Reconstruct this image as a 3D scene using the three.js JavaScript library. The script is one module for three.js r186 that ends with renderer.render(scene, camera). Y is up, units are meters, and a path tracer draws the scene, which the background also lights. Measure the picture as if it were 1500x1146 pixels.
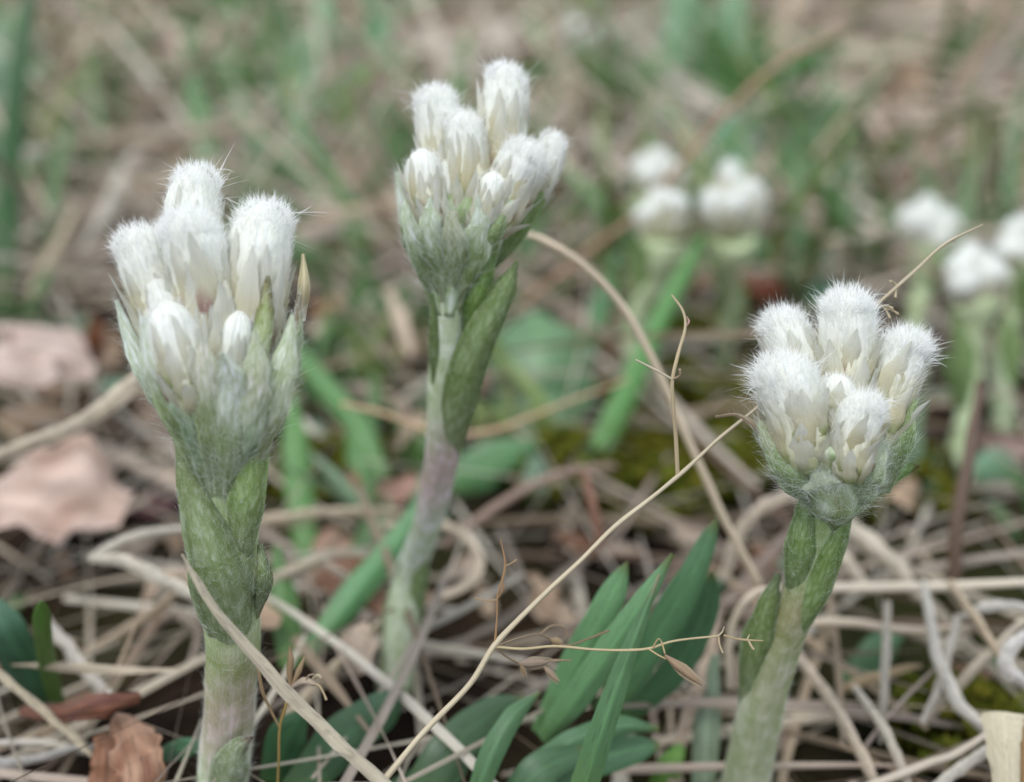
import * as THREE from 'three';
import { ImprovedNoise } from 'three/addons/math/ImprovedNoise.js';

// ---------------------------------------------------------------- camera, sky, sun, exposure
const MM = 0.001, CAM_H = 88 * MM, PITCH = 27 * Math.PI / 180, FOV = 36;
const scene = new THREE.Scene();
const camera = new THREE.PerspectiveCamera(FOV, 1024 / 782, 0.005, 60);
camera.position.set(0, CAM_H, 0);
camera.rotation.set(-PITCH, 0, 0);
camera.focus = 89 * MM;
camera.userData.fStop = 41.1 / 2.8;           // an opening of 2.8 mm: a compact camera at close range
scene.add(camera);
const renderer = new THREE.WebGLRenderer();
renderer.toneMapping = THREE.LinearToneMapping;
renderer.toneMappingExposure = 1.27;
renderer.shadowMap.enabled = true;
{ // an even overcast sky, brighter overhead than at the horizon, faintly blue
  const W = 64, H = 32, data = new Float32Array(W * H * 4);
  for (let r = 0; r < H; r++) for (let c = 0; c < W; c++) {
    const s = Math.sin(((r + 0.5) / H - 0.5) * Math.PI), i = (r * W + c) * 4;
    const l = s > 0 ? 1.15 * (1 + 0.8 * s) / 1.8 : 0.1;
    data[i] = l * 0.92; data[i + 1] = l; data[i + 2] = l * (s > 0 ? 1.11 : 0.8); data[i + 3] = 1;
  }
  const t = new THREE.DataTexture(data, W, H, THREE.RGBAFormat, THREE.FloatType);
  t.mapping = THREE.EquirectangularReflectionMapping; t.magFilter = THREE.LinearFilter; t.needsUpdate = true;
  scene.background = t; scene.environment = t;
}
const sun = new THREE.DirectionalLight(new THREE.Color(1, 0.98, 0.95), 1.1);
sun.position.set(-0.35, 1, 0.25); sun.target.position.set(0, 0, -0.1);
sun.castShadow = true; sun.shadow.radius = 26; sun.shadow.mapSize.set(2048, 2048);
Object.assign(sun.shadow.camera, { left: -0.6, right: 0.6, top: 0.6, bottom: -0.6, near: 0.05, far: 3 });
scene.add(sun, sun.target);

// ---------------------------------------------------------------- helpers
const V = (x, y, z) => new THREE.Vector3(x, y, z);
function mulberry(a) { return () => { a |= 0; a = a + 0x6D2B79F5 | 0; let t = Math.imul(a ^ a >>> 15, 1 | a); t = t + Math.imul(t ^ t >>> 7, 61 | t) ^ t; return ((t ^ t >>> 14) >>> 0) / 4294967296; }; }
let rnd = mulberry(7);
const rr = (a, b) => a + (b - a) * rnd(), pick = (a) => a[Math.floor(rnd() * a.length)], gauss = () => (rnd() + rnd() + rnd() + rnd() - 2) * 1.0;
const perlin = new ImprovedNoise(), noise = (x, y = 0, z = 0) => perlin.noise(x, y, z);
const clamp = (x, a = 0, b = 1) => Math.min(b, Math.max(a, x)), lerp = (a, b, t) => a + (b - a) * t;
const sstep = (a, b, x) => { const t = clamp((x - a) / (b - a)); return t * t * (3 - 2 * t); };
const lin = (c) => { c /= 255; return c <= 0.04045 ? c / 12.92 : Math.pow((c + 0.055) / 1.055, 2.4); };
const C = (r, g, b) => [lin(r), lin(g), lin(b)];
const mix = (a, b, t) => [lerp(a[0], b[0], t), lerp(a[1], b[1], t), lerp(a[2], b[2], t)];
const mul = (a, k) => [a[0] * k, a[1] * k, a[2] * k];
const EYE = camera.position.clone();

// ground relief, in metres
function gh(x, z) {
  const d2 = ((x + 0.026) ** 2 + (z + 0.078) ** 2) / (0.026 ** 2);
  const far = clamp((-z - 0.1) / 0.3);
  return 0.0085 * Math.exp(-d2) + 0.0035 * noise(x * 28, z * 28, 3.1) + 0.002 * noise(x * 70, z * 70, 8.2) + far * 0.006 * noise(x * 9, z * 9, 1.7);
}
// a point of the place from its direction out of the photograph (1500 x 1146) and its depth or height, in mm
const FPX = 573 / Math.tan(FOV * Math.PI / 360), cP = Math.cos(PITCH), sP = Math.sin(PITCH);
const ray = (px, py) => { const a = (px - 750) / FPX, b = -(py - 573) / FPX; return V(a, b * cP - sP, -b * sP - cP); };
const P = (px, py, z) => EYE.clone().addScaledVector(ray(px, py), z * MM);
function G(px, py, lift = 0) {
  const d = ray(px, py); let t = CAM_H / -d.y;
  for (let i = 0; i < 14; i++) { const x = d.x * t, z = d.z * t; t = lerp(t, (CAM_H - gh(x, z) - lift * MM) / -d.y, 0.8); }
  return EYE.clone().addScaledVector(d, t);
}
const at = (p) => p[2] >= 40 ? P(p[0], p[1], p[2]) : G(p[0], p[1], p[2] ?? 0);
const depthOf = (p) => -(p.clone().sub(EYE)).dot(V(0, sP, cP)) / MM;
const pxm = (p) => depthOf(p) * MM / FPX;     // metres that one pixel of the photograph spans at this point

class MB {                                     // collects strips, tubes and hairs; build() makes ONE named mesh of them
  constructor() { this.p = []; this.c = []; this.u = []; this.i = []; this.n = 0; }
  vert(v, c, u, w) { this.p.push(v.x, v.y, v.z); this.c.push(c[0], c[1], c[2]); this.u.push(u, w); return this.n++; }
  grid(rows, cols, wrap = false) {             // the last rows*cols vertices become a sheet
    const s = this.n - rows * cols;
    for (let r = 0; r < rows - 1; r++) for (let k = 0; k < cols - 1; k++) {
      const a = s + r * cols + k, b = a + 1, d = a + cols, e = d + 1;
      this.i.push(a, b, d, b, e, d);
    }
  }
  geometry(origin) {
    const g = new THREE.BufferGeometry(), p = new Float32Array(this.p);
    if (origin) for (let i = 0; i < p.length; i += 3) { p[i] -= origin.x; p[i + 1] -= origin.y; p[i + 2] -= origin.z; }
    g.setAttribute('position', new THREE.BufferAttribute(p, 3));
    g.setAttribute('color', new THREE.BufferAttribute(new Float32Array(this.c), 3));
    g.setAttribute('uv', new THREE.BufferAttribute(new Float32Array(this.u), 2));
    g.setIndex(this.i); g.computeVertexNormals();
    return g;
  }
  build(name, material, parent) {
    let o = V(0, 0, 0); for (let q = parent; q; q = q.parent) if (q.userData.at) { o = q.userData.at; break; }
    const m = new THREE.Mesh(this.geometry(parent === scene ? null : o), material);
    m.name = numbered(name, parent); m.castShadow = m.receiveShadow = true; (parent ?? scene).add(m);
    return m;
  }
}
const used = new Map();
function numbered(n) { const k = used.get(n) ?? 0; used.set(n, k + 1); return k ? n + '_' + String(k).padStart(3, '0') : n; }
function thing(name, label, category, origin, group) {
  const o = new THREE.Group(); o.name = numbered(name); o.position.copy(origin);
  Object.defineProperty(o.userData, 'at', { value: origin.clone(), enumerable: false });
  o.userData.label = label; o.userData.category = category; if (group) o.userData.group = group;
  scene.add(o); return o;
}
function solo(mb, name, material, label, category, group) { // a thing that is one mesh
  const m = mb.build(name, material, scene); Object.assign(m.userData, { label, category }); if (group) m.userData.group = group; return m;
}
const curveOf = (pts) => new THREE.CatmullRomCurve3(pts, false, 'centripetal');
function along(list, t) {                      // smooth interpolation through a list
  const n = list.length - 1; if (!n) return list[0];
  const f = clamp(t) * n, i = Math.min(n - 1, Math.floor(f)), k = f - i, s = k * k * (3 - 2 * k);
  return lerp(list[i], list[i + 1], lerp(k, s, 0.5));
}
const CO = new THREE.Vector3();
// a blade or leaf: a sheet along pts, widths in metres, curved across by the half angle cup
function ribbon(mb, pts, widths, { normal = null, cup = 0, fold = 0, seg = 12, ac = 4, twist = 0, wave = 0, freq = 3, jag = 0, color, seed = 0, vs = 1, round = 0, thick = 0 } = {}) {
  const cv = pts.isCurve ? pts : curveOf(pts), L = cv.getLength(), sheets = thick ? [1, -1] : [0];
  for (const side of sheets) {
    for (let r = 0; r <= seg; r++) {
      const t = r / seg, p = cv.getPoint(t), T = cv.getTangent(t);
      const N = (normal ? normal.clone() : EYE.clone().sub(p)); N.addScaledVector(T, -N.dot(T)).normalize();
      if (twist) N.applyAxisAngle(T, twist * t);
      const S = T.clone().cross(N);
      let w = along(widths, t); if (round) w *= Math.sqrt(clamp((1 - t) / round)) ;
      for (let k = 0; k <= ac; k++) {
        const u = k / ac * 2 - 1, edge = 1 + jag * noise(t * 9 + seed, u > 0 ? 5.3 : 1.1, seed * 3.3) * Math.abs(u);
        let a = u * w / 2 * edge, b = -Math.abs(u) * fold * w / 2;
        if (cup) { b -= w / 2 * (1 - Math.cos(u * cup)) / Math.abs(cup) * Math.sign(cup); a = w / 2 * edge * Math.sin(u * cup) / cup; }
        if (wave) b += wave * w * noise(t * freq + seed, u * 1.2 + seed, 2.2) * (0.3 + Math.abs(u));
        b += side * thick * 0.5 * Math.sqrt(Math.max(0, 1 - u * u * 0.98));
        CO.copy(p).addScaledVector(S, a).addScaledVector(N, b);
        mb.vert(CO, color(t, u, side), side < 0 ? 1 - (u + 1) / 2 : (u + 1) / 2, t * L / MM * 0.1 * vs + seed);
      }
    }
    const s0 = mb.i.length; mb.grid(seg + 1, ac + 1);
    if (side < 0) for (let q = s0; q < mb.i.length; q += 3) { const x = mb.i[q]; mb.i[q] = mb.i[q + 1]; mb.i[q + 1] = x; }
  }
}
function tube(mb, pts, radii, { rs = 8, seg = 16, color, flat = 1, rough = 0, seed = 0, vs = 1, ridge = 0, nr = 6, cap = true } = {}) {
  const cv = pts.isCurve ? pts : curveOf(pts), L = cv.getLength(), fr = cv.computeFrenetFrames(seg, false);
  const rows = [];
  for (let r = 0; r <= seg; r++) rows.push([r / seg, 1]);
  if (cap) { rows.unshift([0, 0.02]); rows.push([1, 0.5], [1, 0.02]); }
  for (const [t, k0] of rows) {
    const p = cv.getPoint(t), i = Math.round(t * seg), A = fr.normals[i], B = fr.binormals[i];
    for (let k = 0; k <= rs; k++) {
      const an = k / rs * Math.PI * 2, R = along(radii, t) * k0 * (1 + rough * noise(Math.cos(an) * 1.5 + seed, Math.sin(an) * 1.5, t * L / MM * 0.35 + seed) + ridge * Math.cos(an * nr));
      CO.copy(p).addScaledVector(A, Math.cos(an) * R).addScaledVector(B, Math.sin(an) * R * flat);
      mb.vert(CO, color(t, an), k / rs, t * L / MM * 0.1 * vs + seed);
    }
  }
  mb.grid(rows.length, rs + 1);
}
const HA = V(0, 0, 0), HB = V(0, 0, 0), HC = V(0, 0, 0);
function hair(mb, p, dir, len, w, bend, col, seg = 2) {
  HA.set(rnd() - 0.5, rnd() - 0.5, rnd() - 0.5).cross(dir).normalize();
  const s = mb.n;
  for (let r = 0; r < seg; r++) {
    const t = r / seg, ww = w * (1 - 0.55 * t) / 2;
    HB.copy(p).addScaledVector(dir, len * t).addScaledVector(bend, len * t * t);
    mb.vert(HC.copy(HB).addScaledVector(HA, ww), col, 0, t); mb.vert(HC.copy(HB).addScaledVector(HA, -ww), col, 1, t);
    if (r) { const a = s + r * 2 - 2; mb.i.push(a, a + 1, a + 2, a + 1, a + 3, a + 2); }
  }
  mb.vert(HC.copy(p).addScaledVector(dir, len).addScaledVector(bend, len), col, 0.5, 1);
  const a = mb.n - 3; mb.i.push(a, a + 1, a + 2);
}
const rdir = () => { const z = rr(-1, 1), a = rr(0, 6.2832), s = Math.sqrt(1 - z * z); return V(s * Math.cos(a), z, s * Math.sin(a)); };

// ---------------------------------------------------------------- materials
function canvasTex(w, h, draw, srgb = true, rep = true) {
  const c = document.createElement('canvas'); c.width = w; c.height = h; draw(c.getContext('2d'), w, h);
  const t = new THREE.CanvasTexture(c); if (srgb) t.colorSpace = THREE.SRGBColorSpace;
  t.wrapS = t.wrapT = rep ? THREE.RepeatWrapping : THREE.ClampToEdgeWrapping; return t;
}
const css = (r, g, b, a = 1) => `rgba(${r | 0},${g | 0},${b | 0},${a})`;
// long fibres: u across the blade, v along it
const fibre = canvasTex(128, 512, (x, w, h) => {
  x.fillStyle = css(246, 246, 246); x.fillRect(0, 0, w, h);
  for (let i = 0; i < 900; i++) { const g = rr(170, 255); x.fillStyle = css(g, g * rr(.95, 1), g * rr(.88, 1), rr(.06, .25)); const l = rr(60, 500), y = rr(-200, h), a = rr(0, w), b = rr(.6, 3); x.fillRect(a, y, b, l); x.fillRect(a, y - h, b, l); }
  for (let i = 0; i < 120; i++) { const g = rr(60, 140); x.fillStyle = css(g, g * .85, g * .7, rr(.1, .4)); x.fillRect(rr(0, w), rr(0, h), rr(1, 4), rr(1, 9)); }
});
// silk: almost white, faint streaks
const silk = canvasTex(128, 256, (x, w, h) => {
  x.fillStyle = css(252, 252, 250); x.fillRect(0, 0, w, h);
  for (let i = 0; i < 420; i++) { const g = rr(222, 255); x.fillStyle = css(g, g * rr(.98, 1), g * rr(.93, 1), rr(.1, .4)); x.fillRect(rr(0, w), rr(-100, h), rr(1, 3), rr(30, 240)); }
});
const fibreBump = canvasTex(128, 256, (x, w, h) => {
  x.fillStyle = css(128, 128, 128); x.fillRect(0, 0, w, h);
  for (let i = 0; i < 260; i++) { const g = rnd() < .5 ? 40 : 220; x.fillStyle = css(g, g, g, rr(.15, .5)); const a = rr(0, w); x.fillRect(a, 0, rr(1, 4), h); }
}, false);
// matted white wool over green tissue
function feltTex(base, base2, wool, n, along_, a0, a1) {
  return canvasTex(512, 1024, (x, w, h) => {
    x.fillStyle = css(...base); x.fillRect(0, 0, w, h);
    for (let i = 0; i < 260; i++) { x.fillStyle = css(...base2, rr(.05, .25)); const px = rr(0, w), wd = rr(3, 26), py = rr(-300, h), l = rr(80, 500); x.fillRect(px, py, wd, l); }
    for (let i = 0; i < 500; i++) { const px = rr(0, w), py = rr(0, h), r = rr(6, 46); const g = x.createRadialGradient(px, py, 0, px, py, r); g.addColorStop(0, css(...wool, rr(.05, .3))); g.addColorStop(1, css(...wool, 0)); x.fillStyle = g; x.fillRect(px - r, py - r, 2 * r, 2 * r); }
    x.lineCap = 'round';
    for (let i = 0; i < n; i++) {
      x.strokeStyle = css(wool[0] + rr(-12, 12), wool[1] + rr(-12, 10), wool[2] + rr(-12, 12), rr(a0, a1)); x.lineWidth = rr(.7, 2.0);
      const px = rr(0, w), py = rr(0, h), an = Math.PI / 2 + gauss() * along_, l = rr(40, 320), cx = gauss() * 12, cy = gauss() * 12;
      x.beginPath(); x.moveTo(px, py); x.quadraticCurveTo(px + Math.cos(an) * l * .5 + cx, py + Math.sin(an) * l * .5 + cy, px + Math.cos(an) * l, py + Math.sin(an) * l); x.stroke();
    }
  });
}
const feltStem = feltTex([136, 150, 106], [116, 138, 80], [208, 214, 204], 2400, 0.12, .04, .24);
const feltLeaf = feltTex([116, 132, 86], [98, 118, 64], [204, 210, 196], 1900, 0.14, .04, .24);
const feltBump = canvasTex(256, 512, (x, w, h) => {
  x.fillStyle = css(70, 70, 70); x.fillRect(0, 0, w, h);
  for (let i = 0; i < 2200; i++) { const g = rr(60, 240); x.strokeStyle = css(g, g, g, .5); x.lineWidth = rr(.6, 2); const px = rr(0, w), py = rr(0, h), an = Math.PI / 2 + gauss() * .7, l = rr(8, 40); x.beginPath(); x.moveTo(px, py); x.lineTo(px + Math.cos(an) * l, py + Math.sin(an) * l); x.stroke(); }
}, false);
// green leaf: parallel veins, a pale midrib, small blotches
const veins = canvasTex(256, 512, (x, w, h) => {
  x.fillStyle = css(238, 238, 238); x.fillRect(0, 0, w, h);
  for (let i = 0; i < 700; i++) { const g = rr(180, 255); x.fillStyle = css(g, g, g, rr(.05, .2)); x.fillRect(rr(0, w), rr(-100, h), rr(1, 5), rr(40, 400)); }
  for (let i = 0; i < 300; i++) { const g = rr(110, 250), r = rr(3, 20), px = rr(0, w), py = rr(0, h), q = x.createRadialGradient(px, py, 0, px, py, r); q.addColorStop(0, css(g, g, g * .9, .22)); q.addColorStop(1, css(g, g, g, 0)); x.fillStyle = q; x.fillRect(px - r, py - r, 2 * r, 2 * r); }
  for (let i = 0; i < 22; i++) { x.fillStyle = css(150, 160, 140, .3); x.fillRect((i + .5 + rr(-.2, .2)) * w / 22, 0, rr(1, 2.4), h); }
  for (let i = 0; i < 130; i++) { x.fillStyle = css(rr(60, 150), rr(50, 110), 50, rr(.15, .6)); x.beginPath(); x.arc(rr(0, w), rr(0, h), rr(.6, 2.6), 0, 7); x.fill(); }
  x.fillStyle = css(250, 255, 235, .6); x.fillRect(w / 2 - 4, 0, 8, h);
});
const blotch = canvasTex(512, 512, (x, w, h) => {
  x.fillStyle = css(240, 238, 234); x.fillRect(0, 0, w, h);
  for (let i = 0; i < 900; i++) { const g = rr(140, 255), r = rr(3, 60), px = rr(0, w), py = rr(0, h), q = x.createRadialGradient(px, py, 0, px, py, r); q.addColorStop(0, css(g, g * .95, g * .9, .13)); q.addColorStop(1, css(g, g * .9, g * .85, 0)); x.fillStyle = q; x.fillRect(px - r, py - r, 2 * r, 2 * r); }
  for (let i = 0; i < 240; i++) { x.strokeStyle = css(70, 45, 35, rr(.05, .3)); x.lineWidth = rr(.5, 2.2); const a = rr(0, w), b = rr(0, h), s = rnd() < .5 ? 1 : -1; x.beginPath(); x.moveTo(a, b); x.lineTo(a + s * rr(20, 80), b + rr(20, 70)); x.stroke(); }
  for (let i = 0; i < 200; i++) { x.fillStyle = css(60, 40, 30, rr(.15, .5)); x.beginPath(); x.arc(rr(0, w), rr(0, h), rr(.7, 3.4), 0, 7); x.fill(); }
});
const std = (o) => new THREE.MeshPhysicalMaterial({ vertexColors: true, side: THREE.DoubleSide, roughness: 0.85, metalness: 0, ...o });
const M = {
  straw: std({ map: fibre, bumpMap: fibreBump, bumpScale: 0.00006, roughness: 0.62, transmission: 0.18, thickness: 0, specularIntensity: 0.6 }),
  stalk: std({ map: fibre, bumpMap: fibreBump, bumpScale: 0.00004, roughness: 0.6 }),
  green: std({ map: veins, bumpMap: fibreBump, bumpScale: 0.00005, roughness: 0.4, transmission: 0.2, thickness: 0, specularIntensity: 1 }),
  deadLeaf: std({ color: new THREE.Color(1.0, 1.0, 1.0), map: blotch, bumpMap: blotch, bumpScale: 0.0003, roughness: 0.7, transmission: 0.15, thickness: 0 }),
  feltStem: std({ map: feltStem, bumpMap: feltBump, bumpScale: 0.00007, roughness: 0.95, specularIntensity: 0.3 }),
  feltLeaf: std({ map: feltLeaf, bumpMap: feltBump, bumpScale: 0.00006, roughness: 0.9, transmission: 0.15, thickness: 0, specularIntensity: 0.35 }),
  bract: std({ map: silk, bumpMap: fibreBump, bumpScale: 0.00004, roughness: 0.6, transmission: 0.3, thickness: 0, specularIntensity: 0.5 }),
  fluff: std({ roughness: 1, transmission: 0.35, thickness: 0, specularIntensity: 0.2 }),
  down: std({ map: silk, bumpMap: fibreBump, bumpScale: 0.00012, roughness: 1, specularIntensity: 0.2 }),
  moss: std({ roughness: 1, specularIntensity: 0.2 }),
  soil: std({ map: blotch, bumpMap: blotch, bumpScale: 0.001, roughness: 1, specularIntensity: 0.2 }),
};

// ---------------------------------------------------------------- the setting
const kind = (o, k, label, category) => { o.userData.kind = k; if (label) { o.userData.label = label; o.userData.category = category; } return o; };
{ // soil: one sheet, fine near the flowers and coarse out to the horizon
  const b = new MB(), N = 210, span = (k) => { const s = (k / N) * 2 - 1; return Math.sign(s) * (0.35 * Math.abs(s) + 11 * Math.pow(Math.abs(s), 9)); };
  for (let r = 0; r <= N; r++) for (let k = 0; k <= N; k++) {
    const x = span(k), z = span(r) - 0.2, n = noise(x * 40, z * 40, 5) + 0.6 * noise(x * 130, z * 130, 2);
    const near = Math.hypot(x, z) < 1;
    b.vert(V(x, near ? gh(x, z) + 0.0016 * noise(x * 260, z * 260, 4) : 0, z), mix(mix(C(26, 20, 16), C(68, 54, 40), clamp(0.35 + n * 0.7)), C(74, 84, 44), 0.5 * clamp(0.1 + 1.6 * noise(x * 22, z * 22, 9))), x * 9, z * 9);
  }
  b.grid(N + 1, N + 1);
  kind(b.build('ground', M.soil, scene), 'structure');
}

// ---------------------------------------------------------------- the white woolly flowers
// white hairs lying on whatever sheet the collector src holds
function woolOn(src, n, { len = [0.5, 1.6], w = 0.022, along: ax = V(0, 1, 0), stray = 0.3, lift = 0.22, col = C(232, 238, 230), where = null } = {}) {
  const out = new MB(), A = V(0, 0, 0), B = V(0, 0, 0), D = V(0, 0, 0), cum = []; let s = 0;
  const g = (q, v) => v.set(src.p[q * 3], src.p[q * 3 + 1], src.p[q * 3 + 2]);
  for (let q = 0; q < src.i.length; q += 3) { g(src.i[q], A); g(src.i[q + 1], B); g(src.i[q + 2], D); s += B.clone().sub(A).cross(D.clone().sub(A)).length(); cum.push(s); }
  for (let k = 0; k < n; k++) {
    const x = rnd() * s; let lo = 0, hi = cum.length - 1; while (lo < hi) { const m = (lo + hi) >> 1; cum[m] < x ? lo = m + 1 : hi = m; }
    g(src.i[lo * 3], A); g(src.i[lo * 3 + 1], B); g(src.i[lo * 3 + 2], D);
    let a = rnd(), b = rnd(); if (a + b > 1) { a = 1 - a; b = 1 - b; }
    const e = B.clone().sub(A), f = D.clone().sub(A), N = e.clone().cross(f).normalize(), p = A.clone().addScaledVector(e, a).addScaledVector(f, b);
    if (N.dot(EYE.clone().sub(p)) < 0) N.negate();
    if (where && !where(p)) continue;
    const d = rdir().multiplyScalar(rr(.25, 1)).addScaledVector(ax, rr(0.5, 1.5)); d.addScaledVector(N, -d.dot(N)).normalize().addScaledVector(N, rnd() < stray ? rr(0.2, 0.9) : rr(0, lift)).normalize();
    const bend = rdir().multiplyScalar(0.5).addScaledVector(N, -0.25);
    hair(out, p.addScaledVector(N, 0.00002), d, rr(len[0], len[1]) * MM, w * MM, bend, mul(col, rr(.85, 1.05)), 3);
  }
  return out;
}
const PROF = [0.5, 0.7, 0.82, 0.88, 0.9, 0.92, 0.92, 0.93, 0.92, 0.9, 0.82, 0.62, 0.2];
const WHITE = C(232, 234, 228), CREAM = C(224, 222, 202), IVORY = C(216, 208, 172);
function capitulum(plant, base, tip, r, { hairs = 2200, bw = .78, nb = 8, bracts = true, blush = 0.25, low = 1, strays = 46, sd = 1, dull = 1, spiky = .36, fluffLen = 1, reach = 1 } = {}) {
  const ax = tip.clone().sub(base), L = ax.length(); ax.normalize();
  const e1 = ax.clone().cross(V(0.3, 0.2, 1)).normalize(), e2 = ax.clone().cross(e1);
  const radial = (a) => e1.clone().multiplyScalar(Math.cos(a)).addScaledVector(e2, Math.sin(a));
  const sway = rdir().multiplyScalar(0.06 * L), mid = base.clone().lerp(tip, 0.5).add(sway);
  const top = tip.clone().addScaledVector(ax, -r * 0.12);
  const cb = new MB();
  tube(cb, [base, mid, top], PROF.map((x) => x * r), {
    rs: 36, seg: 40, rough: 0.10, ridge: 0.02, nr: 13, seed: sd,
    color: (t) => t < 0.35 ? mix(C(176, 182, 128), CREAM, t / 0.35) : mix(CREAM, mul(WHITE, dull), sstep(.35, .75, t)) });
  const core = cb.build('flower_head', M.down, plant);
  const cv = curveOf([base, mid, top]);
  const RA = (t) => along(PROF, t) * r;
  // the brush of white bristles
  const hb = new MB(), ctr = top.clone().addScaledVector(ax, -r * 0.72);
  for (let i = 0; i < hairs; i++) {
    const down = rnd() < 0.5 ? 0 : Math.pow(rnd(), 1.4) * Math.min(2.6 * r, L * 0.5), a = rr(0, 6.2832), rad = radial(a);   // how far below the dome's rim
    const cosb = down ? 0 : 1 - Math.pow(rnd(), 0.8), sinb = Math.sqrt(1 - cosb * cosb);
    const d = ax.clone().multiplyScalar(cosb).addScaledVector(rad, sinb);
    const lump = 1 + 0.35 * noise(d.x * 3 + sd, d.y * 3, d.z * 3), tt = clamp(1 - (r * .72 + down) / L * .98, .1, 1);
    const cl = V(noise(a * 2.2 + sd, down / r * 3, cosb * 4), noise(a * 2.2, cosb * 4 + sd, 7), noise(cosb * 4, a * 2.2, sd + 9)).multiplyScalar(.55), shag = .65 + 1.1 * Math.abs(noise(a * 3.1 + sd * 2, cosb * 6, down / r * 4));
    const p = down ? cv.getPoint(tt).addScaledVector(rad, RA(tt) * .96) : ctr.clone().addScaledVector(d, r * 0.76);
    const dir = ax.clone().multiplyScalar(down ? 1.2 : 0.75).addScaledVector(d, down ? .3 : .5).addScaledVector(rdir(), spiky).add(cl).normalize();
    hair(hb, p, dir, r * rr(.18, .42) * fluffLen * lump * shag * (down ? 1.2 : 1.08), r * 0.015, rdir().multiplyScalar(0.3).addScaledVector(rad, down ? .1 : 0), mix(CREAM, C(254, 254, 254), down ? sstep(2.4 * r, .2 * r, down) : rr(.7, 1)).map((q) => q * dull));
  }
  for (let i = 0; i < hairs * 0.25; i++) {    // silky florets along the flanks
    const t = rr(0.3, 0.86), a = rr(0, 6.2832), rad = radial(a), p = cv.getPoint(t).addScaledVector(rad, RA(t) * 0.98);
    const dir = ax.clone().addScaledVector(rad, rr(0.04, .22)).addScaledVector(rdir(), 0.16).normalize();
    hair(hb, p, dir, r * rr(.3, .75), r * 0.02, rdir().multiplyScalar(0.12), mix(IVORY, WHITE, sstep(.2, .6, t + rr(-.15, .15))));
  }
  for (let i = 0; i < strays; i++) {
    const a = rr(0, 6.2832), rad = radial(a), p = top.clone().addScaledVector(ax, -r * rr(0.1, 1.1)).addScaledVector(rad, r * 0.8);
    hair(hb, p, rad.clone().addScaledVector(ax, rr(-.1, .9)).addScaledVector(rdir(), .35).normalize(), r * rr(.4, .85), r * 0.018, rdir().multiplyScalar(.35), C(248, 248, 246), 3);
  }
  const pap = hb.build('bristle_tuft', M.fluff, core);
  pap.userData.kind = 'stuff';
  if (!bracts) return core;
  for (let ring = 0; ring < 3; ring++) {
    const n = nb, t0 = [0.28, 0.13, 0.0][ring] * low, len = [0.5, 0.5, 0.42][ring] * reach;
    for (let k = 0; k < n; k++) {
      const a = (k + ring * 0.5 + rr(-.22, .22)) / n * 6.2832, q = [], ll = len * rr(.7, 1.25), open = rr(-.02, .2) + (rnd() < .25 ? .2 : 0);
      for (let s = 0; s <= 4; s++) { const t = t0 + ll * s / 4, f = s / 4; q.push(cv.getPoint(Math.min(t, .97)).addScaledVector(radial(a + 0.07 * Math.sin(f * 3 + k)), RA(Math.min(t, .8)) * (1.03 + ring * 0.045 + open * f * f * 1.5 - 0.02 * f))); }
      const bb = new MB(), w = bw * r * rr(.72, 1.0), dark = rnd() < blush, pink = rnd() < .3, tone = rr(0, 1), sd2 = rr(0, 90);
      const stain = pink ? C(160, 108, 112) : C(150, 112, 72);
      ribbon(bb, q, [w * .6, w * .92, w, w * .98, w * .78, w * .42, w * .06], { normal: radial(a), cup: 0.75, seg: 9, ac: 4, jag: 0.5, wave: 0.2, seed: sd2,
        color: (t, u) => { let c = mix(C(160, 172, 108), mix(CREAM, IVORY, tone), sstep(.0, .32, t)); c = mix(c, WHITE, sstep(.35, .85, t) * 0.85); if (dark) c = mix(c, stain, 0.75 * sstep(.26, .1, Math.abs(t - .2) + Math.abs(u + .3) * .14)); return c; } });
      bb.build('bract', M.bract, core);
    }
  }
  return core;
}
// a narrow leaf that clasps the stem; px: photograph directions with depths, w: widths in photograph pixels at that depth
function claspLeaf(plant, px, w, { cup = 0.7, tip = C(255, 255, 255), tint = [1, 1, 1], tipTint = null, tipFrom = 0.8, edge = null, mat = M.feltLeaf, wave = 0.05, seg = 22, wool = 300, twist = 0, normal = null, label = null, seed = 0, strayLen = [0.3, 1.0], jag = 0.08, sink = 1.5, baseTint = [1.3, 1.25, 1.25] } = {}) {
  px = px.map((q, i) => i || q[2] < 40 ? q : [q[0], q[1], q[2] + sink]);
  const pts = px.map(at), widths = w.map((x, i) => (i || !sink ? 1 : .72) * x * pxm(pts[Math.min(pts.length - 1, Math.round(i * (pts.length - 1) / (w.length - 1)))]));
  const b = new MB();
  ribbon(b, pts, widths, { cup, seg, ac: 8, wave, freq: 4, twist, normal, seed: seed + px[0][0] * .01, vs: 0.55, jag, thick: 0.00022,
    color: (t, u, s) => { let c = mix(baseTint, tint, sstep(0, .34, t)); c = mix(c, edge ?? [1.5 * tint[0], 1.42 * tint[1], 1.7 * tint[2]], (edge ? 1 : .7) * sstep(.78, 1, Math.abs(u))); c = mix(c, mul(c, .8), sstep(.45, .7, Math.abs(u)) * sstep(.85, .75, Math.abs(u))); c = mix(c, [1.35 * c[0], 1.3 * c[1], 1.5 * c[2]], sstep(.12, .0, Math.abs(u))); if (tipTint) c = mix(c, tipTint, sstep(tipFrom - .08, Math.min(1, tipFrom + (tipFrom < .6 ? .34 : .18)), t + .16 * noise(u * 1.6 + px[0][0], t * 3, px[0][1]))); return c; } });
  const m = b.build('leaf', mat, plant); if (label) m.userData.label = label;
  if (wool) { const k = woolOn(b, wool, { len: strayLen, w: .015, along: pts[pts.length - 1].clone().sub(pts[0]).normalize(), stray: .25 }).build('wool', M.fluff, m); k.userData.kind = 'stuff'; }
  return m;
}
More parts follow.
